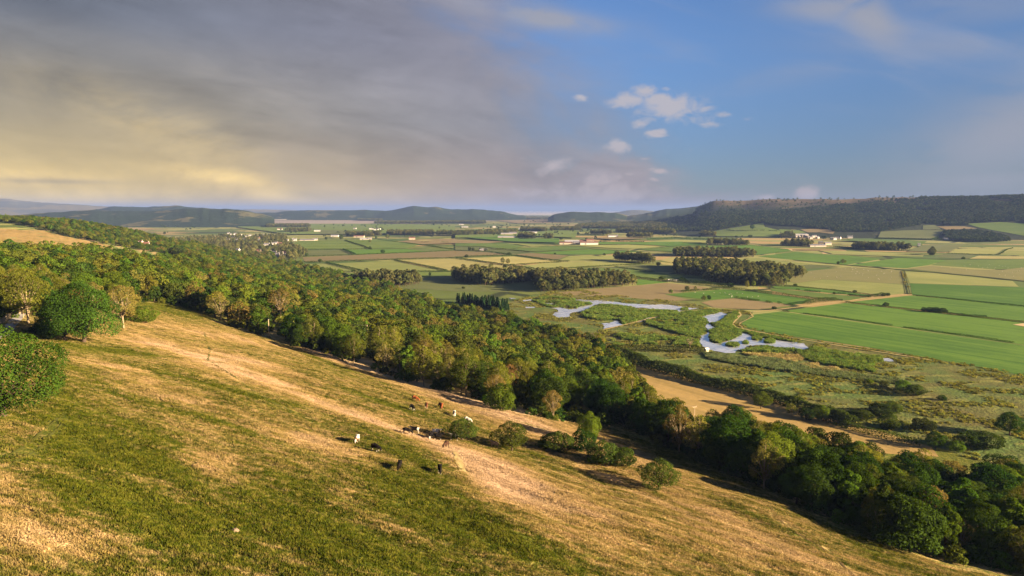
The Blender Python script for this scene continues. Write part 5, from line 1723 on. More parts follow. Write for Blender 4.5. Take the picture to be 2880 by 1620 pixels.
# ------------------------------------------------------------------ reeds and marsh tussocks
def blade_clump(seed, mat, R, h, n, wdt):
    rng = np.random.default_rng(seed)
    a = rng.uniform(0, 6.283, n); r = R * np.sqrt(rng.uniform(0, 1, n))
    bx = r * np.cos(a); by = r * np.sin(a)
    hh = h * rng.uniform(.55, 1.1, n) * (1 - .35 * (r / R) ** 2)
    ln = rng.normal(size=(n, 2)) * .22
    fa = rng.uniform(0, 6.283, n); wx = np.cos(fa) * wdt; wy = np.sin(fa) * wdt
    v = np.stack([np.stack([bx - wx, by - wy, np.full(n, -.15)], -1), np.stack([bx + wx, by + wy, np.full(n, -.15)], -1),
                  np.stack([bx + ln[:, 0] * hh + wx * .5, by + ln[:, 1] * hh + wy * .5, hh], -1), np.stack([bx + ln[:, 0] * hh - wx * .5, by + ln[:, 1] * hh - wy * .5, hh * .96], -1)], 1).reshape(-1, 3)
    return mesh_np('clump', v, np.arange(4 * n).reshape(n, 4), [M[mat]], attrs={'tint': ('FACE', rng.uniform(0, 1, n))})


proto_col('reed', [blade_clump(200 + i, 'reed', 1.5, 2.0, 70, .13) for i in range(3)])
proto_col('reedgrey', [blade_clump(210 + i, 'reedgrey', 1.5, 1.7, 60, .13) for i in range(3)])
proto_col('reedtan', [blade_clump(220 + i, 'reedtan', 1.5, 1.7, 60, .13) for i in range(3)])
proto_col('tussock', [blade_clump(230 + i, 'tussock', 1.2, .9, 40, .14) for i in range(3)])
WATP = [hits(parse(w[0])) for w in WATER]


def reeds(tx, key, spc, label, name='reeds', smin_=.8, smax_=1.3, avoid=True, thin=0.0):
    P = roughen(hits(parse(tx)), 5, 2.0, 3)
    X, Y = fill(P, spc)
    if avoid:
        for w in WATP:
            k = ~(in_poly(X, Y, w) | in_poly(X, Y + 4, w) | in_poly(X, Y + 7, w) | in_poly(X, Y - 1.5, w) | in_poly(X + 2, Y, w) | in_poly(X - 2, Y, w)); X = X[k]; Y = Y[k]
    if thin:
        k = fbm(X / 16, Y / 16, 33, 3) > thin; X = X[k]; Y = Y[k]
    s = RNG.uniform(smin_, smax_, (len(X), 1)) * (.6 + .8 * fbm(X / 12, Y / 12, 44, 2))[:, None]
    s = np.concatenate([s * 1.1, s * 1.1, s], 1)
    scatter(name, np.stack([X, Y, zs_at(X, Y) + .05], -1), key, label, 'reeds', scales=s)


reeds('G 322,312 360,302 480,312 560,332 650,342 655,370 560,420 450,440 400,470 340,450 300,410', 'reed', 1.7, 'lush green reed island in the river', avoid=False)
reeds('G 310,238 400,215 480,170 600,112 640,150 560,215 540,270 650,325 800,352 1000,392 1200,442 1372,468 1372,480 1180,455 900,405 760,385 680,345 600,330 480,315 390,292', 'reed', 1.8, 'dense reed bank between the river and the green field')
reeds('G 600,560 720,506 1000,506 1130,520 1300,532 1430,522 1600,530 1900,590 2250,622 2270,665 2150,700 1900,660 1600,612 1300,562 1000,572', 'reed', 1.9, 'green reed bed on the near side of the river')
reeds('G 1300,565 1600,615 1900,665 2160,705 2150,790 1800,740 1500,690 1380,640', 'reed', 2.0, 'wide green reed bed below the river')
reeds('G 230,575 460,595 700,625 900,680 1100,725 1350,760 1600,795 2100,872 2500,905 2500,935 2000,885 1500,825 1000,765 700,715 500,685 300,640', 'reedgrey', 2.0, 'grey green reed belt along the marsh')
reeds('G 700,625 1000,640 1300,690 1600,760 2100,840 2500,880 2500,900 2100,868 1600,792 1100,722', 'reedgrey', 2.2, 'thin grey reed belt under the straw coloured reeds')
reeds('F 645,352 770,303 870,308 1120,335 1150,354 1330,362 1480,370 1640,378 1630,402 1440,440 1200,482 1020,530 985,505 920,480 750,490 600,460 560,420 570,390', 'reed', 2.0, 'green reed bed inside the bend of the lagoon', thin=.36)
reeds('F 1250,480 1650,412 1900,380 2080,378 2100,400 1890,455 1960,490 1990,540 1960,570 1970,625 1890,700 1700,655 1500,600 1300,535', 'reed', 2.2, 'green reed bed between the lagoon and the river', thin=.34)
reeds('F 870,700 1000,640 1400,650 1700,680 1890,720 1900,790 1700,770 1200,760 900,780', 'reed', 2.6, 'patchy reeds above the willow row', thin=.45)
reeds('C 880,1270 1000,1230 1200,1235 1400,1270 1560,1300 1500,1340 1250,1360 1050,1345 950,1300', 'reed', 2.6, 'patchy reeds around the top of the lagoon', thin=.42)
reeds('G 670,585 1000,592 1300,612 1380,642 1250,682 1100,652 800,612', 'reedtan', 2.0, 'straw coloured reed patch by the river')
reeds('G 1300,705 1500,702 1600,770 1660,800 1400,745', 'reedtan', 2.0, 'second straw coloured reed patch lower in the marsh')
reeds('G 1600,740 1720,740 1760,790 1680,800', 'reedtan', 2.0, 'small straw coloured reed patch in the grey belt')
reeds('G 1380,500 1700,555 2000,600 2300,610 2576,680 2576,720 2300,660 1900,590 1600,530', 'tussock', 2.4, 'rough grass along the lower river bank')
for x0, y0, rx_, ry_, lb in ((568, 486, 70, 24, 'flat reed islet in the pale pool'), (712, 464, 26, 18, 'smallest round reed islet'), (840, 416, 52, 20, 'oval reed islet under the far bank'), (985, 446, 56, 26, 'rounded reed islet near the bank')):
    P = [sp_('G', x0 + rx_ * math.cos(t * .524), y0 + ry_ * math.sin(t * .524)) for t in range(12)]
    X, Y = fill(hits(P), 1.3)
    scatter('reed_islet', np.stack([X, Y, 0 * X + .2], -1), 'reed', lb, 'reeds', scales=np.repeat(RNG.uniform(.7, 1.0, (len(X), 1)), 3, 1))
X, Y = fill(hits(parse('F 1670,375 1690,350 1740,352 1745,372')), 1.3)
scatter('reed_islet', np.stack([X, Y, 0 * X + .2], -1), 'reed', 'dark reed islet at the end of the lagoon', 'reeds', scales=np.repeat(RNG.uniform(.7, 1.0, (len(X), 1)), 3, 1))
tx_, ty_ = fill(marsh, 2.7)
k = fbm(tx_ / 14, ty_ / 14, 71, 3) > .55
for w in WATP: k &= ~in_poly(tx_, ty_, w)
scatter('tussocks', np.stack([tx_[k], ty_[k], 0 * tx_[k] + .1], -1), 'tussock', 'brown and yellow grass tussocks over the marsh', 'grass', scales=np.repeat(RNG.uniform(.5, 1.25, (int(k.sum()), 1)), 3, 1))

# ------------------------------------------------------------------ pasture grass
def grass_patch(seed):
    rng = np.random.default_rng(seed)
    V = []
    nt = 55
    for i in range(nt):
        cx, cy = rng.uniform(-1.5, 1.5, 2)
        n = 5; hh = rng.uniform(.16, .46)
        for j in range(n):
            a = rng.uniform(0, 6.283); w = rng.uniform(.05, .12); fa = a + 1.57 + rng.normal() * .4
            r = rng.uniform(.02, .18)
            bx, by = cx + r * math.cos(a), cy + r * math.sin(a)
            tx, ty = bx + math.cos(a) * hh * .5, by + math.sin(a) * hh * .5
            V.append(((bx - w * math.cos(fa), by - w * math.sin(fa), -.12), (bx + w * math.cos(fa), by + w * math.sin(fa), -.12), (tx, ty, hh * rng.uniform(.7, 1.1))))
    v = np.array(V).reshape(-1, 3)
    return mesh_np('grass_patch', v, np.arange(len(v)).reshape(-1, 3), [M['tuft']])


proto_col('grass', [grass_patch(300 + i) for i in range(6)])
PASTP = hits(parse('S -160,1000 20,905 200,905 330,890 380,850 560,868 600,905 760,958 900,990 1000,1035 1130,1075 1330,1130 1480,1170 1700,1200 1900,1272 2000,1322 2150,1385 2330,1475 2480,1535 2650,1590 2900,1650')) + [(130, 130), (60, 70), (0, 55), (-70, 55), (-120, 90)]
gxx, gyy = fill(PASTP, 1.75)
zz = zs_at(gxx, gyy)
sx, sy, dp = proj(gxx, gyy, zz)
k = (sx > -330) & (sx < 3210) & (sy < 1760) & ~in_poly(gxx, gyy, [(p[0], p[1]) for p in hits(parse('Q -120,700 0,625 90,540 150,470 180,420 230,420 215,470 160,560 80,670 -80,760'))])
gxx, gyy, zz = gxx[k], gyy[k], zz[k]
TRK = np.array([q[:2] for t in TRACKS for q in t])
k = np.array([np.min((TRK[:, 0] - a) ** 2 + (TRK[:, 1] - b) ** 2) > .8 for a, b in zip(gxx, gyy)])
gxx, gyy, zz = gxx[k], gyy[k], zz[k]
e = .8
hx = (zs_at(gxx + e, gyy) - zs_at(gxx - e, gyy)) / (2 * e); hy = (zs_at(gxx, gyy + e) - zs_at(gxx, gyy - e)) / (2 * e)
rots = np.zeros((len(gxx), 3), np.float32)
rng2 = random.Random(4)
for i in range(len(gxx)):
    q = Vector((-hx[i], -hy[i], 1)).to_track_quat('Z', 'Y').to_matrix() @ Matrix.Rotation(rng2.uniform(0, 6.283), 3, 'Z')
    rots[i] = q.to_euler()[:]
dv = dry_at(gxx, gyy)
gs = .85 * (RNG.uniform(.8, 1.2, len(gxx)) * (1.15 - .3 * np.clip(dv, 0, 1)) * (.7 + .6 * fbm(gxx / 5, gyy / 5, 52, 2)))
scatter('pasture_grass', np.stack([gxx, gyy, zz + .05], -1), 'grass', 'tufted dry and green grass over the hill pasture', 'grass', tilt=rots, scales=np.stack([np.ones_like(gs), np.ones_like(gs), gs], -1), extra={'dry': dv})
print('grass patches', len(gxx), 'wood', int(rest.sum()))

# ------------------------------------------------------------------ buildings
def gable(w, d, h, rh, over=.35):
    """walls with gable ends, and an overhanging pitched roof with thickness"""
    wl = MB()
    x, y = w / 2, d / 2
    n = [(-x, -y, -.6), (x, -y, -.6), (x, y, -.6), (-x, y, -.6), (-x, -y, h), (x, -y, h), (x, y, h), (-x, y, h), (-x, 0, h + rh - .05), (x, 0, h + rh - .05)]
    wl.v = n
    wl.f = [(0, 1, 5, 4), (2, 3, 7, 6), (1, 2, 6, 9, 5), (3, 0, 4, 8, 7)]
    rf = MB()
    sl = rh / y
    X = x + over; Y = y + over; e = h - over * sl
    t = .22
    rf.v = [(-X, -Y, e), (X, -Y, e), (X, 0, h + rh), (-X, 0, h + rh), (X, Y, e), (-X, Y, e)]
    rf.v += [(a, b, c + t) for a, b, c in rf.v]
    rf.f = [(0, 3, 2, 1), (3, 5, 4, 2), (6, 7, 8, 9), (9, 8, 10, 11), (0, 1, 7, 6), (4, 5, 11, 10), (1, 2, 8, 7), (2, 4, 10, 8), (3, 0, 6, 9), (5, 3, 9, 11)]
    return wl, rf


def house(x, y, w, d, h, rh, rz, wm, rm, name, label, cat, group=None, wins=0, chim=1, door=True):
    o = empty(name, (x, y, gz(x, y)), rz)
    wl, rf = gable(w, d, h, rh)
    wo = obj('wall', wl.mesh('wall', M[wm]), o)
    r = obj('roof', rf.mesh('roof', M[rm]), o)
    for i in range(chim):
        c = MB().box(((w / 2 - .6) * (1 if i == 0 else -1), 0, h + rh + .5), (.9, .7, 1.8))
        obj('chimney', c.mesh('chimney', M[wm]), r)
    for sd in (-1, 1):
        for i in range(wins):
            px = -w / 2 + w * (i + .5) / wins
            for lv in range(2 if h > 4 else 1):
                obj('window', MB().box((px, sd * (d / 2 + .02), 1.5 + lv * 2.5), (1.0, .12, 1.2)).mesh('window', M['darkglass']), wo)
    if door:
        obj('door', MB().box((w * .08, -d / 2 - .03, .6), (1.0, .12, 2.2)).mesh('door', M['slate']), wo)
    return tag(o, label, cat, group)


def shed(x, y, w, d, h, rh, rz, wm, rm, label, arch=False):
    o = empty('barn', (x, y, gz(x, y)), rz)
    if arch:
        wl = MB(); n = 10; prof = [(-d / 2, -.5)] + [(-d / 2 * math.cos(math.pi * i / n), h + rh * math.sin(math.pi * i / n)) for i in range(n + 1)] + [(d / 2, -.5)]
        for sx_ in (-w / 2, w / 2): wl.poly([(sx_, a, b) for a, b in prof])
        wl.poly([(-w / 2, -d / 2, -.5), (w / 2, -d / 2, -.5), (w / 2, -d / 2, h), (-w / 2, -d / 2, h)]); wl.poly([(-w / 2, d / 2, -.5), (w / 2, d / 2, -.5), (w / 2, d / 2, h), (-w / 2, d / 2, h)])
        rf = MB(); q = [(a * 1.03, b + .15) for a, b in prof[1:-1]]
        for i in range(n):
            rf.poly([(-w / 2 - .3, *q[i]), (w / 2 + .3, *q[i]), (w / 2 + .3, *q[i + 1]), (-w / 2 - .3, *q[i + 1])])
    else:
        wl, rf = gable(w, d, h, rh, .5)
    wo = obj('wall', wl.mesh('wall', M[wm]), o)
    obj('roof', rf.mesh('roof', M[rm]), o)
    obj('door', MB().box((-w * .2, -d / 2 - .05, h * .4), (4, .15, h * .8)).mesh('door', M['slate']), wo)
    return tag(o, label, 'barn')


VILLAGE = [('white', 'slate', 30, 532), ('white', 'slate', 85, 527), ('cream_wall', 'slate', 65, 570), ('cream_wall', 'slate', 100, 602), ('white', 'slate', 185, 588), ('white', 'slate', 215, 556), ('white', 'slate', 255, 545), ('white', 'slate', 330, 545),
           ('cream_wall', 'slate', 372, 542), ('white', 'slate', 400, 540), ('white', 'redroof', 435, 540), ('cream_wall', 'slate', 470, 536), ('white', 'slate', 512, 540), ('cream_wall', 'redroof', 350, 578), ('cream_wall', 'slate', 362, 600), ('white', 'slate', 446, 650),
           ('white', 'slate', 512, 645), ('greywall', 'slate', 552, 636), ('greywall', 'redroof', 597, 642), ('white', 'slate', 672, 603), ('white', 'slate', 735, 592), ('white', 'slate', 766, 592), ('greywall', 'slate', 522, 745), ('greywall', 'slate', 562, 770),
           ('white', 'slate', 606, 758), ('cream_wall', 'redroof', 642, 752), ('cream_wall', 'redroof', 342, 725), ('white', 'redroof', 358, 738), ('white', 'slate', 118, 715), ('white', 'slate', 10, 600), ('white', 'slate', 60, 545), ('white', 'slate', 150, 540), ('cream_wall', 'slate', 290, 560), ('white', 'slate', 10, 520), ('white', 'slate', 230, 575)]
WN = {'white': 'white rendered', 'cream_wall': 'cream rendered', 'greywall': 'grey stone'}
RN = {'slate': 'slate roofed', 'redroof': 'red roofed'}
VM = (('top of the village slope', 300, 530), ('shaded village houses below the wood', 200, 580), ('village centre', 420, 560), ('lower village by the striped field', 700, 600), ('village bottom end', 580, 750), ('house clearing in the wood', 350, 730), ('village lane end', 520, 645))
VMW = [(sp_('B', q[1], q[2]), q[0]) for q in VM]
VSAME = {}
VL = ('near the top of the village slope', 'among the shaded trees of the village', 'in the middle of the village', 'in the lower village by the striped field', 'at the bottom end of the village', 'alone in the hillside trees', 'at the end of the village lane')
for i, (wm, rm, zx, zy) in enumerate(VILLAGE):
    sx, sy = sp_('B', zx, zy)
    x, y, z = hit(sx, sy)
    q = min(range(7), key=lambda j: (VM[j][1] - zx) ** 2 + 4 * (VM[j][2] - zy) ** 2)
    big = random.random()
    size = 'long ' if big > .6 else 'small '
    ho = house(x, y, 16 if big > .6 else 10, 8, 5.2, 3.2, random.choice((0, .2, -.3, 1.3, .5)), wm, rm, 'village_house', size + WN[wm] + ' ' + RN[rm] + ' house ' + VL[q], 'house', 'houses of the village', wins=3, chim=2 if big > .6 else 1)
    VSAME.setdefault(ho['label'], []).append((sx, ho))

for lb, lst in VSAME.items():
    if len(lst) > 1:
        for r_, (_, o) in enumerate(sorted(lst, key=lambda t: t[0])):
            o['label'] = lb.replace(' rendered', '').replace(' roofed', ' roof') + ', ' + ('first', 'second', 'third', 'fourth', 'fifth', 'sixth', 'seventh', 'eighth', 'ninth')[r_] + ' from hillside'

for l, zx, zy, w, d, wm, rm, lb in (('B', 592, 470, 26, 9, 'white', 'redroof', 'large white house with a red roof alone on the far plain'), ('B', 1015, 488, 30, 10, 'white', 'slate', 'white farmhouse at the end of the low tree belt'), ('B', 995, 592, 16, 9, 'cream_wall', 'slate', 'cream gabled house by the long low farm'),
                                    ('B', 2088, 578, 22, 10, 'cream_wall', 'redroof', 'cream red roofed farm at the edge of the far tan strip'), ('B', 1612, 582, 14, 8, 'cream_wall', 'slate', 'small cream house beyond the far green field'), ('C', 885, 508, 34, 10, 'white', 'slate', 'white farm among the trees on the plain'),
                                    ('C', 442, 440, 18, 10, 'white', 'slate', 'small white farmhouse in the far green fields'), ('C', 1785, 552, 40, 12, 'white', 'slate', 'long white farmhouse by the far tan field'), ('D', 2208, 630, 13, 9, 'cream_wall', 'slate', 'cream gable house beside the domed wood'),
                                    ('D', 2285, 640, 22, 9, 'cream_wall', 'slate', 'long cream farmhouse beside the domed wood'), ('E', 605, 562, 18, 9, 'white', 'slate', 'bright white house at the scar foot'), ('E', 1385, 655, 7, 5, 'white', 'slate', 'tiny white hut beyond the scrub mound'),
                                    ('A', 1630, 668, 16, 8, 'white', 'redroof', 'white house at the edge of the thin tan clearing'), ('A', 1565, 650, 18, 9, 'greywall', 'redroof', 'pink grey roofed house half hidden by the hillside wood'), ('A', 515, 376, 16, 9, 'white', 'slate', 'white house on the far slope above the ridge wood'),
                                    ('A', 835, 388, 18, 10, 'cream_wall', 'slate', 'pale gabled house on the far slope'), ('A', 700, 425, 28, 12, 'white', 'slate', 'white farm half hidden behind the ridge wood'), ('B', 1440, 462, 16, 9, 'white', 'slate', 'pale house with a tall tree on the far plain')):
    x, y, z = hit(*sp_(l, zx, zy))
    if l == 'A' and y < 2200 and zy < 500: continue      # hidden behind the ridge
    house(x, y, w, d, 5.5, 3.4, random.uniform(-.3, .3), wm, rm, 'farmhouse', lb, 'house', wins=4, chim=2)
for l, zx, zy, n_, lb in (('D', 2000, 545, 5, 'grey roofed houses of the scar foot village, near end'), ('D', 2120, 560, 6, 'grey roofed houses of the scar foot village, middle'), ('E', 455, 572, 4, 'small white houses of the scar foot village'), ('B', 1680, 470, 5, 'pale houses of the far hamlet among trees')):
    for i in range(n_):
        x, y, z = hit(*sp_(l, zx + (i - n_ / 2) * 26, zy + random.uniform(-9, 9)))
        house(x, y, 13, 8, 4.6, 3, random.uniform(-1, 1), 'white' if l != 'D' else 'greywall', 'slate', 'village_house', lb, 'house', 'far village houses', wins=2)

for l, zx, zy, w, d, h, rh, rz, wm, rm, lb, ar in (
        ('C', 1512, 634, 56, 22, 6, 3.5, .05, 'white', 'redroof', 'long white barn front of the large farm', False), ('C', 1525, 618, 24, 18, 8, 6, .05, 'cream_wall', 'redroof', 'round roofed barn of the large farm', True), ('C', 1440, 618, 40, 20, 6, 4, .05, 'greywall', 'redroof', 'red roofed middle barn of the large farm', False),
        ('C', 1320, 624, 46, 24, 6, 5, .05, 'greywall', 'tin', 'blue grey gabled barn of the large farm', False), ('C', 1250, 630, 40, 18, 4.5, 3, .05, 'cream_wall', 'redroof', 'low barn at the end of the large farm', False), ('C', 1400, 630, 36, 18, 5, 4, .05, 'greywall', 'slate', 'dark roofed barn in the large farm', False),
        ('C', 575, 560, 60, 26, 4.5, 3, -.05, 'greywall', 'tin', 'long pale grey shed before the plain farm', False), ('C', 640, 560, 30, 24, 4, 3, -.05, 'greywall', 'tin', 'short pale grey shed before the plain farm', False), ('C', 585, 522, 50, 20, 4.5, 3, 0, 'cream_wall', 'tin', 'cream shed with a sheet roof on the plain', False),
        ('C', 655, 514, 34, 20, 5, 4, 0, 'greywall', 'slate', 'slate roofed shed beside the cream shed', False), ('C', 765, 464, 44, 16, 4.5, 3, 0, 'white', 'tin', 'white shed behind the farm trees', False), ('C', 110, 440, 40, 16, 4, 2.5, 0, 'white', 'tin', 'white shed on the far green fields', False), ('C', 70, 412, 30, 14, 4, 2.5, 0, 'white', 'tin', 'farther white shed on the far green fields', False),
        ('B', 1215, 544, 30, 12, 4, 2.5, 0, 'white', 'tin', 'small white barn alone on the plain', False), ('B', 1490, 553, 40, 16, 4.5, 3, 0, 'cream_wall', 'redroof', 'brick red barn beside the square dark wood', False), ('B', 1555, 582, 34, 14, 4, 3, .1, 'greywall', 'tin', 'grey shed beyond the far green field', False),
        ('B', 905, 594, 50, 16, 4, 3, .1, 'greywall', 'slate', 'long low grey farm behind the striped field', False), ('C', 320, 706, 22, 9, 3.5, 3, .2, 'greywall', 'slate', 'small stone barn in the tree group on the plain', False), ('D', 2160, 658, 50, 18, 4, 3, .1, 'greywall', 'slate', 'low grey yard sheds beside the domed wood', False),
        ('D', 1970, 535, 60, 26, 5, 3, .1, 'greywall', 'tin', 'big blue grey shed in the scar foot village', False), ('B', 585, 356, 150, 40, 5, 3, 0, 'cream_wall', 'tin', 'very long pale works building at the estuary edge', False), ('B', 480, 358, 80, 30, 5, 3, 0, 'cream_wall', 'tin', 'short pale works building at the estuary edge', False), ('E', 1770, 578, 70, 12, 3.5, 2, 0, 'white', 'tin', 'long low pale shed under the low slope wood', False)):
    x, y, z = hit(*sp_(l, zx, zy))
    shed(x, y, w, d, h, rh, rz, wm, rm, lb, ar)
# far shore towns: pale dots that read as houses
for l, pts_, lb, dist_ in (('B', ((960, 346), (985, 342), (1010, 348), (1040, 344), (1075, 347), (1100, 343), (900, 349)), 'pale house on the far estuary shore', None), ('B', ((2250, 305), (2290, 312), (2330, 300), (2370, 308), (2400, 296), (2440, 306), (2480, 312), (2200, 316), (2160, 300)), 'pale house of the town under the knott', None),
                            ('A', ((680, 330), (720, 318), (790, 326), (860, 335), (900, 318), (940, 335), (590, 385), (640, 350)), 'white house of the far hillside village', None)):
    for zx, zy in pts_:
        x, y, z = hit(*sp_(l, zx, max(zy, 340) if l == 'B' else max(zy, 352)))
        if y < 2200: continue
        house(x, y, 30, 16, 8, 6, random.uniform(-.5, .5), 'cream_wall' if l == 'B' else 'white', 'slate', 'village_house', lb, 'house', 'houses of the far shore', wins=0, chim=0, door=False)
# caravans
for i, zx in enumerate((505, 532, 560)):
    x, y, z = hit(*sp_('D', zx, 1052))
    o = empty('caravan', (x, y, z), .2)
    obj('body', MB().box((0, 0, 1.9), (9, 3.2, 2.6)).mesh('body', M['white']), o)
    obj('roof', MB().box((0, 0, 3.3), (9.3, 3.4, .2)).mesh('roof', M['tin']), o)
    for q in (-2.8, 0, 2.8): obj('window', MB().box((q, -1.62, 2.2), (1.6, .06, .9)).mesh('window', M['darkglass']), o)
    for q in (-2, 2): obj('wheel', MB().tube([(q, -1.7, .35), (q, 1.7, .35)], .35, 8).mesh('wheel', M['wire']), o)
    tag(o, 'long white static caravan behind the thicket hedge', 'caravan', 'caravans on the plain')
# bird hide
x, y, z = hit(*sp_('G', 268, 560))
o = empty('bird_hide', (x, y, z), .5)
wl, rf = gable(3.0, 2.4, 2.2, .7, .3)
wo = obj('wall', wl.mesh('wall', M['cream_wall']), o)
obj('roof', rf.mesh('roof', M['white']), o)
obj('viewing_slot', MB().box((0, -1.22, 1.5), (2.2, .08, .35)).mesh('slot', M['darkglass']), wo)
tag(o, 'tiny pale bird hide at the water edge by the willow row', 'hide')

# ------------------------------------------------------------------ poles and wires
def pole(sx, sy, px, label, cross=False, rad=.16):
    x, y, z = hit(sx, sy)
    _, _, f = proj(x, y, z)
    h = px * f / FPX * 1.03
    o = empty('utility_pole', (x, y, z), .5)
    obj('post', MB().tube([(0, 0, -.6), (0, 0, h)], [rad * 1.1, rad * .8], 8).mesh('post', M['wood'], True), o)
    tips = [(x, y, z + h)]
    if cross:
        a = obj('crossarm', MB().box((0, 0, h - .35), (2.2, .14, .16)).mesh('crossarm', M['wood']), o)
        tips = []
        for q in (-1.0, 0, 1.0):
            obj('insulator', MB().tube([(q, 0, h - .27), (q, 0, h + .02), (q, 0, h + .1)], [.09, .11, .05], 8).mesh('insulator', M['ceramic'], True), a)
            tips.append((x + q * math.cos(.5), y + q * math.sin(.5), z + h + .1))
    else:
        obj('cap', MB().box((0, 0, h + .03), (rad * 1.8, rad * 1.8, .06)).mesh('cap', M['tin']), o)
    tag(o, label, 'pole')
    return tips


def wire(a, b, sag, label):
    a = Vector(a); b = Vector(b)
    P = [a.lerp(b, t / 14) - Vector((0, 0, sag * 4 * (t / 14) * (1 - t / 14))) for t in range(15)]
    tag(obj('overhead_wire', MB().tube(P, .022, 4).mesh('wire', M['wire'])), label, 'wire', 'overhead wires')


p1 = pole(757, 951, 52, 'plain pale wooden pole at the upper pasture edge', rad=.17)
p2 = pole(1034, 975, 60, 'plain pole rising from the hillside wood', rad=.17)
p3 = pole(1642, 1155, 50, 'wooden pole with a crossarm and insulators among the trees', True)
p4 = pole(1952, 1205, 62, 'wooden pole with a crossarm by the straw field', True)
pm = pole(2646, 1425, 56, 'stout grey pole among the dark corner trees', rad=.28)
x, y, z = hit(560, 872)
wire(p1[0], (x, y, z + 9), .8, 'thin wire from the plain pole towards the upper wood')
wire(p1[0], p2[0], 1.0, 'thin wire between the two plain poles')
for a, b in zip(p3, p4): wire(a, b, 1.2, 'thin wire strung between the two crossarm poles')

# ------------------------------------------------------------------ stone wall by the lane
wp = resample(hits(parse('Q -110,560 0,520 60,492 100,462 118,440')), .55)
wo = empty('stone_wall', (wp[0][0], wp[0][1], gz(wp[0][0], wp[0][1])))
rngw = random.Random(8)
stones = MB(); core = MB()
for i in range(len(wp) - 1):
    a, b = wp[i], wp[i + 1]
    an = math.atan2(b[1] - a[1], b[0] - a[0]); z0 = gz(*a)
    for q in range(4):
        stones.box((a[0] - wp[0][0] + rngw.uniform(-.05, .05), a[1] - wp[0][1] + rngw.uniform(-.05, .05), z0 - wo.location.z + .15 + q * .33), (rngw.uniform(.42, .6), rngw.uniform(.45, .6) - q * .05, rngw.uniform(.26, .36)), an + rngw.uniform(-.12, .12))
    stones.box((a[0] - wp[0][0], a[1] - wp[0][1], z0 - wo.location.z + 1.5), (.22, .42, rngw.uniform(.3, .42)), an + rngw.uniform(-.2, .2))
tag(obj('stone', stones.mesh('stone', M['stone']), wo), kind='stuff')
tag(wo, 'pale dry stone wall beside the lane', 'wall')

# limestone boulder in the grass
bx_, by_, bz_ = hit(662, 1496)
bm = bmesh.new(); bmesh.ops.create_icosphere(bm, subdivisions=3, radius=1.0)
for v in bm.verts:
    k = .75 + .5 * float(fbm(np.array([v.co.x * 1.7 + 5]), np.array([v.co.y * 1.7 + v.co.z]), 9, 3)[0])
    v.co = Vector((v.co.x * .62 * k, v.co.y * .46 * k, v.co.z * .34 * k))
me = bpy.data.meshes.new('boulder'); bm.to_mesh(me); bm.free(); me.materials.append(m_simple('weathered_boulder', (.17, .13, .09), .95, .1, 3.0, .35, .5))
tag(obj('boulder', me, loc=(bx_, by_, bz_ + .2)), 'pale flat limestone boulder lying in the green grass', 'rock')


# ------------------------------------------------------------------ cattle
M['black'] = m_hide('black_coat', 'plain', (.005, .0042, .004), (.006, .005, .0045))
M['blacksock'] = m_hide('black_coat_with_white_legs', 'socks', (.005, .0042, .004), (.006, .005, .0045))
M['pied'] = m_hide('black_and_white_coat', 'socks', (.005, .0042, .0045), (.36, .34, .31), .53, 1.1)
M['mostlywhite'] = m_hide('white_coat_with_dark_patches', 'socks', (.016, .012, .012), (.38, .36, .33), .44, 1.3)
M['red'] = m_hide('red_coat', 'plain', (.15, .042, .015), (.18, .052, .018))
M['brown'] = m_hide('brown_coat', 'socks', (.085, .035, .018), (.11, .045, .024))
M['darkbrown'] = m_hide('dark_brown_coat', 'plain', (.030, .015, .010), (.040, .020, .013))
M['dun'] = m_hide('grey_dun_coat', 'plain', (.17, .115, .075), (.20, .14, .09))
M['redpied'] = m_hide('white_and_brown_coat', 'socks', (.10, .035, .02), (.38, .35, .32), .46, 1.3)
M['nose'] = m_simple('muzzle', (.07, .05, .045), .6, .3)


def skin_mesh(name, pts, edges, rads, root=0, sub=2):
    me = bpy.data.meshes.new(name + '_cage')
    me.from_pydata(pts, edges, [])
    o = bpy.data.objects.new(name + '_cage', me)
    COL.objects.link(o)
    md = o.modifiers.new('skin', 'SKIN'); md.use_smooth_shade = True
    for i, r in enumerate(rads):
        sv_ = me.skin_vertices[0].data[i]
        sv_.radius = r if hasattr(r, '__len__') else (r, r)
        sv_.use_root = (i == root)
    s = o.modifiers.new('sub', 'SUBSURF'); s.levels = sub; s.render_levels = sub
    dg = bpy.context.evaluated_depsgraph_get()
    out = bpy.data.meshes.new_from_object(o.evaluated_get(dg))
    out.name = name
    bpy.data.objects.remove(o); bpy.data.meshes.remove(me)
    return out


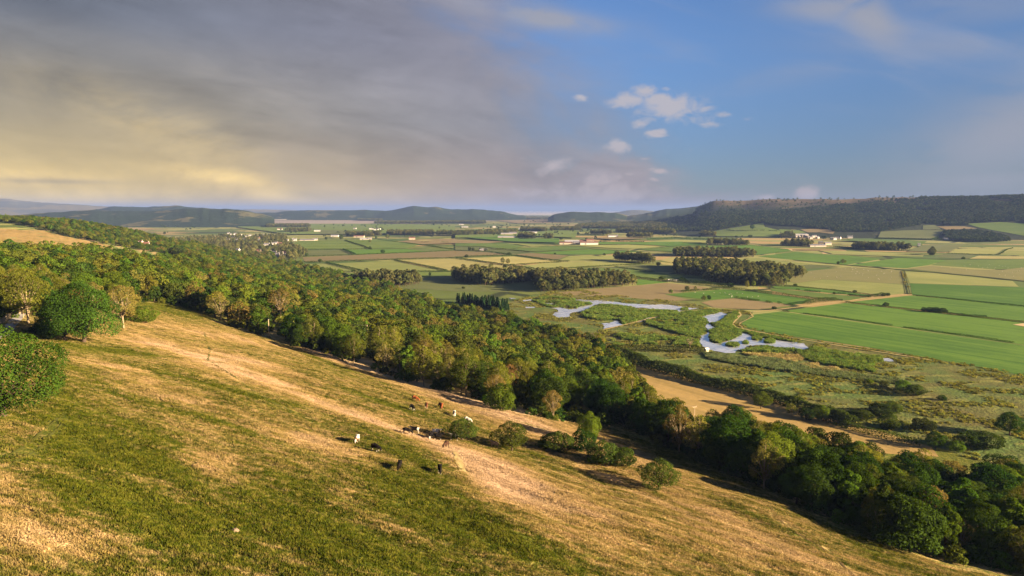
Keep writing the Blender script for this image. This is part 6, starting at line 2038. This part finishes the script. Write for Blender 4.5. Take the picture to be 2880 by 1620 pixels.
def cow_mesh(graze, step):
    """long trunk with deep chest, jointed legs, neck, head with muzzle and ears, tail; faces +X"""
    P = []; E = []; R = []

    def v(p, r, prev=None):
        P.append(p); R.append(r)
        if prev is not None: E.append((prev, len(P) - 1))
        return len(P) - 1
    pel = v((-.62, 0, 1.12), (.29, .30)); mid = v((-.05, 0, 1.04), (.36, .38), pel); ch = v((.50, 0, 1.08), (.31, .36), mid)
    if graze:
        nk = v((.86, .02, .98), (.17, .22), ch); hd = v((1.18, .05, .58), (.125, .15), nk); mz = v((1.30, .06, .24), (.085, .09), hd)
        er = [(1.12, .30, .68), (1.12, -.22, .68)]
    else:
        nk = v((.86, .05, 1.30), (.16, .21), ch); hd = v((1.16, .10, 1.48), (.125, .15), nk); mz = v((1.50, .14, 1.30), (.085, .09), hd)
        er = [(1.10, .34, 1.52), (1.10, -.16, 1.52)]
    for e_ in er:
        v(e_, (.045, .025), hd)
    for s in (-1, 1):
        k = step * s
        a = v((.52, s * .19, .72), (.10, .12), ch); b = v((.54 + k * .10, s * .19, .40), (.065, .065), a); c = v((.52 + k * .18, s * .19, .10), (.045, .045), b); v((.56 + k * .18, s * .19, .0), (.06, .05), c)
        a = v((-.66, s * .19, .78), (.13, .16), pel); b = v((-.60 - k * .08, s * .19, .56), (.08, .10), a); c = v((-.76 - k * .14, s * .19, .36), (.05, .06), b); d = v((-.72 - k * .14, s * .19, .09), (.043, .045), c); v((-.68 - k * .14, s * .19, .0), (.06, .05), d)
    t = v((-.95, 0, 1.22), (.06, .06), pel); t2 = v((-1.02, .02, .85), (.028, .028), t); v((-1.01, .03, .50), (.04, .04), t2)
    u = v((-.42, 0, .72), (.13, .13), pel)
    return skin_mesh('cow_body', P, E, R, root=1)


COWM = [cow_mesh(True, .5), cow_mesh(True, -.7), cow_mesh(False, .3)]
for m_ in COWM: m_.materials.append(M['pied'])
TAG = {}


def cow(sx, sy, mat, face, mesh, label, sc=1.0):
    """face: heading in degrees seen from above; 0 looks to the picture's right, 90 away from the camera"""
    x, y, z = hit(sx, sy)
    # heading follows the slope underfoot
    hxq = (gz(x + .8, y) - gz(x - .8, y)) / 1.6; hyq = (gz(x, y + .8) - gz(x, y - .8)) / 1.6
    n = Vector((-hxq * .6, -hyq * .6, 1)).normalized()
    rot = n.to_track_quat('Z', 'Y').to_matrix()
    d = rot.inverted() @ Vector((math.cos(math.radians(face)), math.sin(math.radians(face)), 0))
    o = bpy.data.objects.new('cow', COWM[mesh]); COL.objects.link(o)
    o.location = (x, y, z + .12); o.scale = (sc, sc, sc)
    o.rotation_euler = (rot @ Matrix.Rotation(math.atan2(d.y, d.x), 3, 'Z')).to_euler()
    o.material_slots[0].link = 'OBJECT'; o.material_slots[0].material = M[mat]
    return tag(o, label, 'cow', 'cattle grazing on the pasture')


COWS = [(716, 346, 'red', -20, 0, 'orange red cow grazing highest on the slope'), (692, 416, 'pied', -50, 1, 'black and white cow below the orange red one'), (800, 400, 'brown', -80, 0, 'small brown cow seen end on'),
        (904, 400, 'darkbrown', -60, 1, 'dark brown cow half behind a red cow'), (914, 404, 'red', -85, 0, 'red cow beside the dark brown one'), (1011, 461, 'mostlywhite', -80, 0, 'mostly white cow alone above the first hawthorn'),
        (1110, 510, 'mostlywhite', -20, 1, 'white cow with dark patches showing behind the first hawthorn'), (652, 597, 'blacksock', 0, 1, 'black cow with white legs facing the pied one'), (716, 588, 'pied', 178, 2, 'black and white cow standing face to face with a black one'),
        (832, 628, 'pied', -95, 0, 'black and white cow at the edge of the tight group'), (876, 606, 'pied', 5, 2, 'black and white cow at the back of the tight group'), (892, 638, 'blacksock', -5, 2, 'large black cow in front of the tight group'),
        (1010, 645, 'pied', 170, 2, 'pied cow under the first hawthorn with white legs showing'), (948, 702, 'darkbrown', -115, 0, 'dark brown cow grazing below the first hawthorn'), (1312, 698, 'dun', 172, 2, 'grey brown cow in the shade of the round hawthorn'),
        (279, 658, 'redpied', -95, 1, 'white cow with brown patches facing downhill'), (418, 725, 'blacksock', -25, 0, 'black cow grazing alone below the white and brown one'), (597, 860, 'black', -92, 1, 'black cow grazing in the pale dry grass'),
        (902, 890, 'blacksock', -80, 0, 'black cow with a white band lowest on the slope')]
for zx, zy, mt, fc, ms, lb in COWS:
    sx, sy = sp_('P', zx, zy)
    cow(sx, sy, mt, fc, ms, lb, 1.26)

# sheep far out on the valley pastures
def sheep_mesh():
    P = [(-.35, 0, .62), (.0, 0, .64), (.35, 0, .66), (.62, 0, .72), (.78, 0, .58)]
    E = [(0, 1), (1, 2), (2, 3), (3, 4)]; R = [(.26, .26), (.31, .31), (.26, .27), (.11, .12), (.07, .08)]
    for bxx, sd in ((.30, -1), (.30, 1), (-.32, -1), (-.32, 1)):
        P += [(bxx, sd * .14, .32), (bxx, sd * .14, 0)]; n0 = len(P); E += [(0 if bxx < 0 else 2, n0 - 2), (n0 - 2, n0 - 1)]; R += [(.07, .07), (.045, .045)]
    return skin_mesh('sheep_body', P, E, R, root=1, sub=1)


SHM = sheep_mesh(); SHM.materials.append(m_simple('fleece', (.36, .34, .30), .95, .1))
for tx, n_, lb in (('E 150,960 600,900 1170,945 1190,1060 700,1020 200,1030', 34, 'pale sheep grazing on the tan field'), ('E 1500,890 2000,850 2560,900 2560,1010 2100,960 1600,910', 26, 'pale sheep on the tan pasture beyond the ditch'), ('D 760,1180 1300,1180 1600,1240 1100,1240', 14, 'pale sheep on the bright green field by the pools')):
    X, Y = fill(hits(parse(tx)), 9)
    for i in RNG.permutation(len(X))[:n_]:
        o = obj('sheep', SHM, loc=(float(X[i]), float(Y[i]), gz(X[i], Y[i]) + .3)); o.rotation_euler = (0, 0, random.uniform(0, 6.28)); o.scale = (1.05,) * 3
        tag(o, lb, 'sheep', 'sheep in the valley')

# ------------------------------------------------------------------ haze
m, N = new_mat('haze')
vp = N.n('ShaderNodeVolumePrincipled')
vp.inputs['Color'].default_value = (.138, .215, .48, 1)
vp.inputs['Density'].default_value = HAZE_DENSITY
vp.inputs['Density Attribute'].default_value = ''
vp.inputs['Color Attribute'].default_value = ''
vp.inputs['Temperature Attribute'].default_value = ''
vp.inputs['Anisotropy'].default_value = 0.0
N.t.links.new(vp.outputs[0], N.n('ShaderNodeOutputMaterial').inputs['Volume'])
b = MB(); b.box((0, 28000, 170), (95000, 70000, 350))
tag(obj('haze', b.mesh('haze', m)), 'thin blue evening haze over the whole valley', 'haze', kind='stuff')
